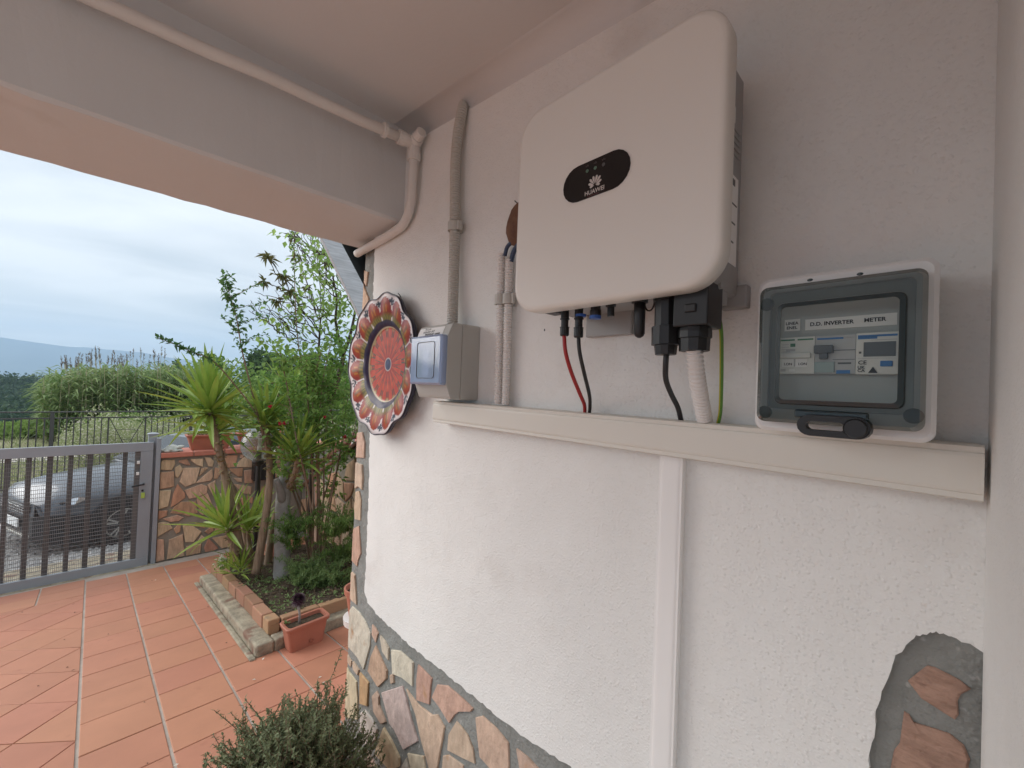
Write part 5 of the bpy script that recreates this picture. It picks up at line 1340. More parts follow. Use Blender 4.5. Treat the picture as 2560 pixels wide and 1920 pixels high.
# ---- pot with the purple rosette in front of the bed
zr = at(718, 1579, y=2.745).z
c00, c01, c11, c10 = at(717.6, 1579, z=zr), at(829, 1535.5, z=zr), at(806, 1517, z=zr), at(694.8, 1556, z=zr)
pcx = (c00+c01+c11+c10)/4; PL = ((c01-c00).length+(c11-c10).length)/2; PD = ((c10-c00).length+(c11-c01).length)/2
prz = atan2(c01.y-c00.y, c01.x-c00.x)
PHt = zr-floor_z(pcx.y)
ap = long_pot('flower_pot', 'terracotta coloured trough with one dark purple rosette on the tiles', pcx.x, pcx.y, floor_z(pcx.y)+.004, PL-.02, min(PD, .17)-.012, PHt-.004, 'terra', None, prz, rim=.008, taper=.80)
mb = MB(); mb.lathe([(.013, 0), (.011, .002), (.0, .0005)], (.02, -min(PD, .17)/2*.84, PHt*.22), 14, M=Matrix(((1,0,0),(0,0,-1),(0,1,0)))); mb.build('drain_plug', M['terra_old'], ap, world=False)
ae = thing('aeonium', 'dark purple aeonium rosette on a pale stem in the trough', 'succulent', at(749, 1553, y=pcx.y), None)
s0, s1 = at(749, 1556, y=pcx.y), at(746, 1514, y=pcx.y)
mb = MB(); mb.tube([s0-Vector((0,0,.03)), s0.lerp(s1, .5)+Vector((.004,0,0)), s1], [.008, .0065, .0075], 10); mb.build('stem', M['bark_grey'], ae, smooth=True)
hd2 = at(746, 1497, y=pcx.y); mb = MB()
for i in range(150):
    t = i/150; el = radians(-55+140*t); az = i*2.39996; d = Vector((cos(az)*cos(el), sin(az)*cos(el), sin(el)))
    leafcard(mb, hd2+d*.008, d, (0, 0, 1), .048*(1-.45*t), .017, .15)
mb.build('rosette_leaves', M['aeonium'], ae, kind='stuff')
mb = MB(); q = at(716, 1560, y=pcx.y)
for i in range(14): leafcard(mb, q, Vector((rng.gauss(0, 1), rng.gauss(0, .6), .6)), (0, 0, 1), .03, .010, .3)
sp = mb.build('sprout', M['herb']); tag(sp, 'tiny green sprout at the left end of the trough with the purple rosette', 'sprout')

# ---- pot on a white stand at the edge of the porch wall
RPY = 2.30
rc = at(898, 1466, y=RPY); rr_ = 44/1030*RPY*.82
rp_ = thing('flower_pot', 'round terracotta pot peeping out from behind the porch wall end', 'flower pot', (rc.x, RPY, rc.z-.17))
mb = MB(); mb.lathe([(rr_*.60, -.165), (rr_*.86, -.035), (rr_*.98, -.03), (rr_*1.02, 0), (rr_*.90, 0), (rr_*.85, -.03)], rc, 28); mb.build('pot_body', M['terra'], rp_)
mb = MB(); mb.lathe([(rr_*.85, -.028), (0, -.022)], rc, 20); mb.build('soil', M['soil'], rp_, kind='stuff')
pdz = floor_z(RPY)
pd = thing('pot_stand', 'white baluster shaped stand under the round terracotta pot', 'stand', (rc.x, RPY, pdz))
hst = rc.z-.167-pdz
mb = MB(); mb.lathe([(.050, 0), (.050, .03), (.035, .06), (.030, hst*.35), (.035, hst*.6), (.04, hst*.80), (.085, hst*.88), (.09, hst-.001)], (rc.x+.01, RPY, pdz), 24); mb.build('stand_body', M['white_pl'], pd, smooth=False)
hbp = at(806, 1496, y=3.25); hbz = hbp.z
hp = thing('flower_pot', 'half buried terracotta rim in the soil of the bed', 'flower pot', hbp)
mb = MB(); mb.lathe([(.098, -.06), (.112, .004), (.106, .012), (.096, .008), (.085, -.03)], hbp, 24); mb.build('pot_rim', M['terra'], hp)
bp2 = at(697, 1362, y=4.75)
hp2 = thing('flower_pot', 'terracotta pot standing behind the pale grey trunk', 'flower pot', bp2)
mb = MB(); mb.lathe([(.07, -.20), (.10, -.04), (.115, -.035), (.118, .02), (.105, .02), (.095, -.02)], bp2, 20); mb.build('pot_body', M['terra'], hp2)

# ---- pale grey tree with contorted twigs
tree0 = thing('garden_tree', 'tree with a thick smooth grey trunk and contorted dark twigs in the bed', 'tree', at(705, 1455, y=4.0))
TP = [at(704, 1468, y=3.95), at(706, 1400, y=4.0), at(706, 1300, y=4.05), at(710, 1215, y=4.1), at(724, 1170, y=4.15), at(742, 1135, y=4.2)]
_, P = trunk(tree0, TP, .072, .046, 'bark_grey', n=18, rough=.03)
mb = MB(); q0 = at(697, 1225, y=4.05); mb.tube([at(708, 1262, y=4.06), at(702, 1232, y=4.04), at(695, 1208, y=4.02), at(692, 1199, y=4.01)], [.040, .036, .027, .021], 12); mb.build('cut_stub', M['bark_grey'], tree0, smooth=True)
trunk(tree0, [at(742, 1137, y=4.2), at(775, 1085, y=4.3), at(806, 1030, y=4.3), at(838, 965, y=4.3), at(856, 905, y=4.3), at(859, 880, y=4.3)], .04, .021, 'bark_dark', 'limb')
trunk(tree0, [at(858, 884, y=4.3), at(848, 850, y=4.3), at(839, 800, y=4.3), at(842, 750, y=4.3), at(832, 690, y=4.3)], .017, .008, 'bark_dark', 'limb')
trunk(tree0, [at(859, 884, y=4.3), at(872, 850, y=4.3), at(884, 800, y=4.3), at(893, 740, y=4.3)], .019, .011, 'bark_dark', 'limb')
tw = MB(); twl = MB()
for (a, b) in (((846,845),(660,770)),((700,835),(632,768)),((735,850),(622,776)),((740,842),(668,772)),((745,830),(680,782)),((765,845),(700,760)),((750,835),(695,812)),((840,790),(636,730)),((842,750),(760,660)),((790,700),(722,574)),((800,690),(758,580)),((842,745),(742,600)),((770,640),(718,590)),((850,760),(800,600)),((885,800),(830,600)),((838,720),(765,585)),((846,700),(790,575)),((765,610),(735,580)),((830,800),(725,785)),((850,840),(745,855)),((780,620),(720,600)),((858,870),(690,840)),((835,705),(770,655)),((820,680),(775,590)),((855,700),(815,590))):
    ya = 4.3+rng.uniform(-.25, .25); p = wiggly(at(*a, y=4.3), at(*b, y=ya), 16, .11); stem(tw, p, .0062, .0022, 5)
    for k in range(3):
        i = rng.randint(4, 14); e = p[i]+Vector((rng.uniform(-.14, .05), rng.uniform(-.1, .1), rng.uniform(.02, .17))); stem(tw, wiggly(p[i], e, 7, .16), .0032, .0016, 4)
tw.build('twigs', M['bark_dark'], tree0, kind='stuff')
for c_ in [(815,560),(780,590),(745,600),(790,640),(760,690),(740,740),(720,800),(775,790),(690,810),(760,850),(800,870),(725,860),(885,720),(840,640),(830,690),(838,720),(850,760),(825,745),(800,760),(845,800),(815,800),(860,745),(870,780),(835,830),(880,840),(805,600),(770,655),(862,880),(890,900),(800,700)]:
    c = at(*c_, y=4.25+rng.uniform(-.2, .2))
    for k in range(24): leafcard(twl, c+Vector((rng.gauss(0, .08), rng.gauss(0, .08), rng.gauss(0, .08))), Vector((rng.gauss(0, .6), rng.gauss(0, .6), -.5)), (0, 0, 1), rng.uniform(.05, .078), rng.uniform(.035, .055), .15, .1)
twl.build('crown', M['leaf'], tree0, kind='stuff')

# ---- bronze leaved small tree
tb = thing('bronze_tree', 'sparse small tree with big bronze green leaves drooping against the sky', 'tree', at(770, 1400, y=4.6))
TY = 4.55
trunk(tb, [at(772, 1420, y=TY), at(775, 1250, y=TY), at(785, 1050, y=TY), at(795, 900, y=TY), at(800, 820, y=TY)], .022, .010, 'bark_dark')
tl = MB(); ts = MB()
for (a, b) in (((800,835),(672,645)),((770,745),(660,705)),((800,850),(690,752)),((740,770),(665,640)),((795,800),(768,720)),((800,820),(800,630)),((735,720),(706,690)),((800,835),(725,730)),((797,780),(740,640)),((800,815),(820,655)),((799,850),(745,775)),((790,780),(735,595))):
    p = wiggly(at(*a, y=TY), at(*b, y=TY+rng.uniform(-.3, .3)), 10, .05); stem(ts, p, .007, .003, 5)
    for q_ in (p[-1], p[-1], p[7]):
        for k in range(8 if q_ is not p[7] else 3): leafcard(tl, q_+rvec()*.014, Vector((rng.gauss(0, .8), rng.gauss(0, .8), rng.uniform(-.9, .5))), (0, 0, 1), rng.uniform(.06, .115), rng.uniform(.022, .034), .25, .18)
ts.build('branches', M['bark_dark'], tb, kind='stuff'); tl.build('crown', M['leaf_bronze'], tb, kind='stuff')

# ---- shrub of thin canes (leaves and red flowers)
sh_ = thing('flowering_shrub', 'tall leafy shrub of thin brown canes with a few red flowers', 'shrub', at(775, 1400, y=4.0))
canes = MB(); lv = MB(); red = MB()
cane_ = [((780,1410),(770,1250),(745,1100),(720,960),(700,880)),((785,1410),(785,1250),(775,1100),(770,980),(765,900)),((790,1412),(792,1250),(793,1100),(785,980),(800,880)),((795,1412),(797,1250),(796,1080),(805,950),(830,850)),((800,1412),(810,1250),(815,1100),(840,980),(860,880)),
         ((778,1408),(750,1280),(710,1180),(670,1085),(640,1000)),((782,1408),(765,1300),(735,1210),(720,1080),(690,960)),((805,1412),(830,1250),(850,1120),(868,1020),(880,940)),((800,1410),(815,1300),(845,1180),(880,1090),(890,1020)),((790,1410),(800,1280),(830,1150),(820,1000),(790,930)),
         ((786,1410),(772,1290),(757,1160),(735,1040),(745,940)),((792,1410),(788,1290),(760,1180),(690,1050),(655,960)),((798,1410),(806,1300),(800,1200),(850,1060),(870,930))]
for i, c_ in enumerate(cane_):
    yy = 3.75+.08*i; pts = spline([at(x+rng.uniform(-5, 5), y, y=yy+.05*k*rng.uniform(-1, 1)) for k, (x, y) in enumerate(c_)], 6); stem(canes, pts, .0095, .0035, 6)
    leaves_along(lv, pts, 95, .066, .040, .42, .95, .15, .085)
    for k in range(9):
        j = rng.randint(10, 23); e = pts[j]+Vector((rng.uniform(-.28, .24), rng.uniform(-.3, .3), rng.uniform(-.06, .22))); t_ = wiggly(pts[j], e, 6, .06, .05); stem(canes, t_, .003, .0014, 4); leaves_along(lv, t_, 22, .06, .037, .12, .95, .15, .03)
for c_ in [(640,1060),(690,1075),(760,1030),(815,1040),(720,1020),(850,1000),(870,1100),(700,980),(790,1060),(840,1060),(670,1000),(750,1080),(880,1030),(800,990),(860,940),(880,900),(830,930),(800,960),(850,865),(884,860),(870,970)]:
    c = at(*c_, y=4.0+rng.uniform(-.3, .5))
    for k in range(40): leafcard(lv, c+Vector((rng.gauss(0, .13), rng.gauss(0, .12), rng.gauss(0, .10))), rvec()+Vector((0, 0, -.1)), (0, 0, 1), rng.uniform(.045, .072), rng.uniform(.026, .042), .22, .12)
canes.build('canes', M['cane'], sh_, kind='stuff'); lv.build('foliage', M['leaf'], sh_, kind='stuff')
for (x, y) in ((712,1057),(700,1058),(811,1043),(676,1016),(893,1095),(862,1092)):
    c = at(x, y, y=3.65); mb = MB()
    for k in range(14): leafcard(mb, c+rvec()*.004, rvec()+Vector((0, -.3, .2)), rvec(), .018, .016, .3)
    mb.build('flower', M['flower_red'], sh_)
ar = thing('arching_branch', 'long thin leafy branch arching left against the sky', 'branch', at(640, 1060, y=3.9))
st_ = MB(); lf_ = MB()
p = spline([at(668, 1120, y=3.95), at(640, 1035, y=3.9), at(585, 960, y=3.85), at(530, 900, y=3.8), at(485, 882, y=3.8), at(440, 862, y=3.8), at(393, 845, y=3.8)], 8); stem(st_, p, .006, .002, 6); leaves_along(lf_, p, 100, .050, .024, .42, .8, .1, .01)
st_.build('stem', M['cane'], ar); lf_.build('leaves', M['leaf_dark'], ar, kind='stuff')
ar2 = thing('upright_shoot', 'upright leafy shoot standing clear of the shrub against the sky', 'branch', at(668, 1130, y=4.05))
st_ = MB(); lf_ = MB()
p = spline([at(672, 1150, y=4.05), at(655, 1080, y=4.0), at(628, 970, y=3.95), at(606, 880, y=3.95), at(590, 790, y=3.95), at(572, 730, y=3.95), at(563, 690, y=3.95)], 8); stem(st_, p, .008, .002, 6); leaves_along(lf_, p, 210, .056, .030, .50, .9, .12, .04)
for (j, dx_, dz_) in ((30, .22, .12), (34, .3, .14), (26, .2, .1), (38, .25, .2), (28, -.10, .12)):
    t_ = wiggly(p[j], p[j]+Vector((dx_, .1, dz_)), 6, .05); stem(st_, t_, .003, .0015, 4); leaves_along(lf_, t_, 26, .046, .024, .1, .9, .12, .015)
st_.build('stem', M['cane'], ar2); lf_.build('leaves', M['leaf_dark'], ar2, kind='stuff')
ar3 = thing('slender_shoot', 'slender straight shoot with small leaves rising to the porch beam', 'branch', at(745, 900, y=4.1))
st_ = MB(); lf_ = MB()
p = spline([at(775, 1000, y=4.1), at(752, 900, y=4.1), at(742, 820, y=4.1), at(737, 720, y=4.1), at(735, 640, y=4.1), at(735, 580, y=4.1)], 8); stem(st_, p, .006, .002, 6); leaves_along(lf_, p, 130, .046, .020, .05, .85, .1, .03)
st_.build('stem', M['cane'], ar3); lf_.build('leaves', M['leaf_dark'], ar3, kind='stuff')

# ---- feathery ferns, herbs and litter at the back of the bed
def feathery(name, label, spots, n, L_, lw, mname, cat='fern'):
    t = thing(name, label, cat, spots[0]); mb = MB(); s_ = MB()
    for i in range(n):
        b = spots[i % len(spots)]+Vector((rng.gauss(0, .03), rng.gauss(0, .03), 0)); a = rng.uniform(0, 2*pi); l = L_*rng.uniform(.5, 1.1)
        e = b+Vector((cos(a)*l*.7, sin(a)*l*.7, l*rng.uniform(.25, .9))); p = spline([b, b.lerp(e, .5)+Vector((0, 0, l*.2)), e], 7); stem(s_, p, .002, .001, 4)
        for k in range(len(p)*4):
            x = (k+.5)/(len(p)*4)*(len(p)-1); j = int(x); q = p[j].lerp(p[min(j+1, len(p)-1)], x-j); tg = (e-b).normalized(); leafcard(mb, q, tg*.4+rvec(), (0, 0, 1), lw*rng.uniform(.7, 1.2), lw*.22, .1)
    s_.build('stems', M['fern'], t, kind='stuff'); mb.build('fronds', M[mname], t, kind='stuff'); return t
feathery('asparagus_fern', 'bushy dark feathery fern right of the pale grey trunk', [at(735, 1370, y=3.75), at(745, 1330, y=3.75), at(725, 1340, y=3.75)], 60, .26, .030, 'fern')
feathery('asparagus_fern', 'light feathery fern against the stone parapet at the wall edge', [at(850, 1400, y=3.6), at(835, 1340, y=3.6), at(860, 1330, y=3.7)], 110, .34, .030, 'fern')
feathery('herb_bush', 'low dark green herb bush behind the half buried pot rim', [at(795, 1470, y=3.45), at(820, 1465, y=3.4), at(845, 1470, y=3.35)], 75, .28, .030, 'herb', 'herb')
feathery('herb_bush', 'bluish upright herb sprigs in front of the brown canes', [at(765, 1455, y=3.6), at(752, 1448, y=3.65)], 40, .26, .034, 'herb', 'herb')
gc_ = MB()
for i in range(1500):
    u, v = rng.uniform(su0+.02, su1-.05), rng.uniform(sv0+.02, sv1-.4)
    if rng.random() > .25+.75*max(0, noise.noise(Vector((u*5, v*5, 4)))+.35): continue
    c = fl(u, v, soil_h(u, v)+.002)
    for k in range(4): leafcard(gc_, c, Vector((rng.gauss(0, 1), rng.gauss(0, 1), rng.uniform(.1, 1))), (0, 0, 1), rng.uniform(.012, .030), rng.uniform(.006, .012), .2)
tag(gc_.build('ground_cover_herbs', M['herb']), kind='stuff')
lt = MB()
for i in range(900):
    u, v = rng.uniform(su0+.01, su1-.02), rng.uniform(sv0+.01, sv1-.1); leafcard(lt, fl(u, v, soil_h(u, v)+.006), Vector((rng.gauss(0, 1), rng.gauss(0, 1), rng.uniform(-.1, .3))), Vector((0, 0, 1))+rvec()*.4, rng.uniform(.02, .05), rng.uniform(.008, .022), .3)
litm = leaf_mat('dead leaf', (.07, .045, .028), (.16, .11, .07), .9, .1); tag(lt.build('leaf_litter', litm), kind='stuff')
# light green little rosettes and white flowers on the corner of the bed
ag = thing('small_agave', 'light green spiky rosette on the far corner of the brick bed', 'agave', at(602, 1425, y=4.05))
rosette(ag, at(602, 1420, y=4.05), 24, .20, lo=5, hi=80); rosette(ag, at(577, 1418, y=4.15), 18, .16, lo=0, hi=78)
ag2 = thing('small_agave', 'single grey agave leaf pair behind the spiky rosettes', 'agave', at(588, 1400, y=4.4))
rosette(ag2, at(588, 1398, y=4.4), 5, .26, lo=15, hi=70, mname='yucca_dark', axis=(-.5, 0, 1))
wf = thing('white_flowers', 'clump of small white flowers at the far corner of the brick bed', 'flower', at(558, 1412, y=4.3))
mb = MB(); gm = MB()
for i in range(46):
    c = at(558+rng.gauss(0, 9), 1402+rng.gauss(0, 7), y=4.3+rng.uniform(-.06, .06))
    for k in range(6): leafcard(mb, c, rvec()+Vector((0, -.2, .5)), rvec(), .014, .012, .2)
    for k in range(4): leafcard(gm, c-Vector((0, 0, .03)), rvec(), (0, 0, 1), .035, .010, .2)
mb.build('petals', M['flower_white'], wf, kind='stuff'); gm.build('leaves', M['leaf'], wf, kind='stuff')

# ---- thyme in the foreground
ty = Vector((.400, 1.22, 0)); tz = floor_z(ty.y)
th = thing('thyme_bush', 'dense grey green thyme bush in the foreground against the stone dado', 'herb', (ty.x, ty.y, tz))
top = at(690, 1800, y=1.22).z
mb = MB(); s_ = MB(); ctr = Vector((ty.x, ty.y, top-.30))
for i in range(1150):
    a = rng.uniform(0, 2*pi); el = radians(rng.uniform(-12, 88)); R0 = .245*(1+.30*noise.noise(Vector((cos(a)*2, sin(a)*2, el*2))))*rng.uniform(.80, 1.08)
    if rng.random() < .07: R0 *= 1.2
    d = Vector((cos(a)*cos(el), sin(a)*cos(el), sin(el)*1.12)); e = ctr+Vector((d.x*R0, d.y*R0, d.z*R0)); b = ctr+Vector((d.x*.04, d.y*.04, -.10+.05*d.z))
    if e.x > WX-.01: e.x = WX-.01-rng.uniform(0, .03)
    p = spline([b, b.lerp(e, .45)+Vector((rng.gauss(0, .03), rng.gauss(0, .03), .05)), b.lerp(e, .78)+Vector((rng.gauss(0, .014), rng.gauss(0, .014), .015)), e], 7); stem(s_, p, .0017, .0008, 4)
    m = len(p)-1
    for k in range(40):
        t = .42+.58*(k+rng.random())/40; x = t*m; j = min(m-1, int(x)); q = p[j].lerp(p[j+1], x-j); tg = (p[j+1]-p[j]).normalized()
        leafcard(mb, q, rvec()+tg*.5, tg, rng.uniform(.008, .014), rng.uniform(.004, .0068), .2)
s_.build('stems', M['thyme_stem'], th, kind='stuff'); mb.build('leaves', M['thyme'], th, kind='stuff')
tp_ = thing('flower_pot', 'pot hidden beneath the foreground thyme bush', 'flower pot', (ty.x, ty.y, tz))
mb = MB(); mb.lathe([(.11, 0), (.15, top-.34-tz-.05), (.165, top-.34-tz-.045), (.165, top-.34-tz), (.145, top-.34-tz), (.14, top-.37-tz)], (ty.x, ty.y, tz), 24); mb.build('pot_body', M['terra'], tp_)
mb = MB(); mb.lathe([(.142, 0), (0, .01)], (ty.x, ty.y, top-.37), 20); mb.build('soil', M['soil'], tp_, kind='stuff')

# ---- bits of leaf and petals on the tiles
fl_ = MB()
for i in range(34):
    u, v = rng.uniform(-.5, 1.9), rng.uniform(1.6, 5.6)
    if u > KU-.05 and v > KV: continue
    leafcard(fl_, fl(u, v, .002), Vector((rng.gauss(0, 1), rng.gauss(0, 1), .1)), (0, 0, 1), rng.uniform(.008, .022), rng.uniform(.005, .012), .3)
tag(fl_.build('fallen_leaves', litm), kind='stuff')
fp = MB()
for (x, y) in ((805, 1712), (795, 1697), (655, 1652), (447, 1912), (391, 1450), (640, 1700)):
    q = at(x, y, floor=True); leafcard(fp, q+Vector((0, 0, .004)), Vector((rng.gauss(0, 1), rng.gauss(0, 1), .1)), (0, 0, 1), .02, .012, .2)
tag(fp.build('fallen_petals', M['flower_white']), kind='stuff')

# ================================================================== OUTSIDE THE GATE
def ground_z(x, y):
    pts = [(6.0, -.012), (6.6, -.03), (8.4, -.44), (12, -.56), (14, -.60), (26, -.62), (34, -1.4), (120, -16), (200, -14), (330, -7.5), (420, -9), (900, -62), (1500, -70), (12000, -70)]
    for (a, za), (b, zb_) in zip(pts, pts[1:]):
        if y <= b:
            t = max(0, (y-a)/(b-a)); t2 = t*t*(3-2*t); z = za+(zb_-za)*(t2 if y > 8.4 else t); break
    if y > 40: z += noise.noise(Vector((x*.012, y*.012, 0)))*min(4, (y-40)*.03)
    if x > 0 and y > 20: z += min(1, (x/y)/.55)*min(y*.035, 14)*min(1, (y-20)/30)
    return z
def sheet(name, x0, x1, y0, y1, nx, ny_, mname, dz=0.0, jit=0.0):
    mb = MB()
    for i in range(nx+1):
        for k in range(ny_+1):
            x, y = x0+(x1-x0)*i/nx, y0+(y1-y0)*k/ny_; mb.v.append((x, y, ground_z(x, y)+dz+jit*noise.noise(Vector((x*3, y*3, 0)))))
    for i in range(nx):
        for k in range(ny_): a = i*(ny_+1)+k; mb.f.append((a, a+ny_+1, a+ny_+2, a+1))
    return tag(mb.build(name, M[mname], smooth=True), kind='structure')
mb = MB(); mb.box(-5.5, gwx0-.002, 5.92, 6.62, -.6, .002); tag(mb.build('threshold', M['concrete']), kind='structure')
sheet('gravel_yard', -40, 60, 6.55, 14.6, 100, 30, 'gravel', -.01, .02)
sheet('meadow', -60, 120, 14.5, 60, 90, 60, 'field', 0, .05)
sheet('country_track', -40, 60, 18.6, 21.2, 60, 4, 'path', .012)
sheet('hillside', -500, 900, 59, 900, 80, 60, 'valley', -.2)
sheet('valley_floor', -9000, 9000, 880, 9000, 30, 20, 'valley', -.6)
gv = MB()
for i in range(3800):
    x, y = rng.uniform(-2.2, 1.0), 6.7+rng.random()**.8*7.5; s = rng.uniform(.012, .034); c = Vector((x, y, ground_z(x, y)-.004))
    a = rng.uniform(0, 6.3); b0 = len(gv.v)
    for k in range(4): gv.v.append((c.x+s*cos(a+k*1.57)*rng.uniform(.7, 1.2), c.y+s*sin(a+k*1.57)*rng.uniform(.7, 1.2), c.z))
    gv.v.append((c.x, c.y, c.z+s*rng.uniform(.5, .9)))
    for k in range(4): gv.f.append((b0+k, b0+(k+1) % 4, b0+4))
gm_ = material('gravel stones', (.42, .41, .40), .95, var=(.20, .195, .19), vscale=9); tag(gv.build('gravel', gm_), kind='stuff')

# ---- iron railing
FY = 13.7
fence = thing('iron_railing', 'dark iron railing with crossed square panels between the gravel and the meadow', 'railing', (0, FY, -.6))
fzt = at(130, 1030, y=FY).z; fz2 = at(130, 1045.5, y=FY).z; fzb = ground_z(0, FY)+.12
fx0, fx1 = at(130, 1060, y=FY).x, at(477, 1060, y=FY).x; pitch = fx1-fx0
posts = [fx0+pitch*k for k in range(-6, 14)]
for x in posts:
    mb = MB(); mb.box(x-.032, x+.032, FY-.03, FY+.03, ground_z(x, FY)-.05, fzt-.012); mb.build('post', M['rail'], fence)
mb = MB(); mb.box(posts[0], posts[-1], FY-.034, FY+.034, fzt-.0118, fzt+.012); mb.build('top_rail', M['rail'], fence)
mb = MB(); mb.box(posts[0], posts[-1], FY-.014, FY+.014, fz2-.014, fz2+.014); mb.build('middle_rail', M['rail'], fence)
mb = MB(); mb.box(posts[0], posts[-1], FY-.012, FY+.012, fzb-.01, fzb+.01); mb.build('bottom_rail', M['rail'], fence)
bar_me = None
far = MB()
for k, x0_ in enumerate(posts[:-1]):
    nb = 22; cxp = x0_+pitch*.5; hw4 = pitch*.13
    for j in range(1, nb):
        x = x0_+pitch*j/nb
        if abs(x-cxp) < hw4-.01: continue
        if 4 <= k <= 9:
            if bar_me is None:
                mb = MB(); mb.box(-.010, .010, -.010, .010, fzb, fz2); bo = mb.build('bar', M['rail'], fence, world=False); bar_me = bo.data
            else: bo = bpy.data.objects.new('bar', bar_me); link(bo); bo.parent = fence
            bo.location = Vector((x, FY, 0))-org(fence)
        else: far.box(x-.010, x+.010, FY-.010, FY+.010, fzb, fz2)
    mb = MB(); hz = (fz2-fzb); cz_ = (fz2+fzb)/2
    for sgn in (-1, 1): mb.bar((cxp-hw4*sgn, FY-.012, fzb), (cxp+hw4*sgn, FY-.012, fz2), .016, .016, upv=(0, 1, 0))
    for f_ in (1.0, .62, .30):
        a, b = hw4*f_, hz/2*f_*.98
        mb.bar((cxp-a, FY, cz_-b), (cxp-a, FY, cz_+b), .010, .010, upv=(0,1,0)); mb.bar((cxp+a, FY, cz_-b), (cxp+a, FY, cz_+b), .010, .010, upv=(0,1,0))
        if f_ < 1: mb.bar((cxp-a, FY+.001, cz_-b), (cxp+a, FY+.001, cz_-b), .010, .010); mb.bar((cxp-a, FY+.001, cz_+b), (cxp+a, FY+.001, cz_+b), .010, .010)
    mb.build('crossed_panel', M['rail'], fence)
far.build('side_bars', M['rail'], fence, kind='stuff')

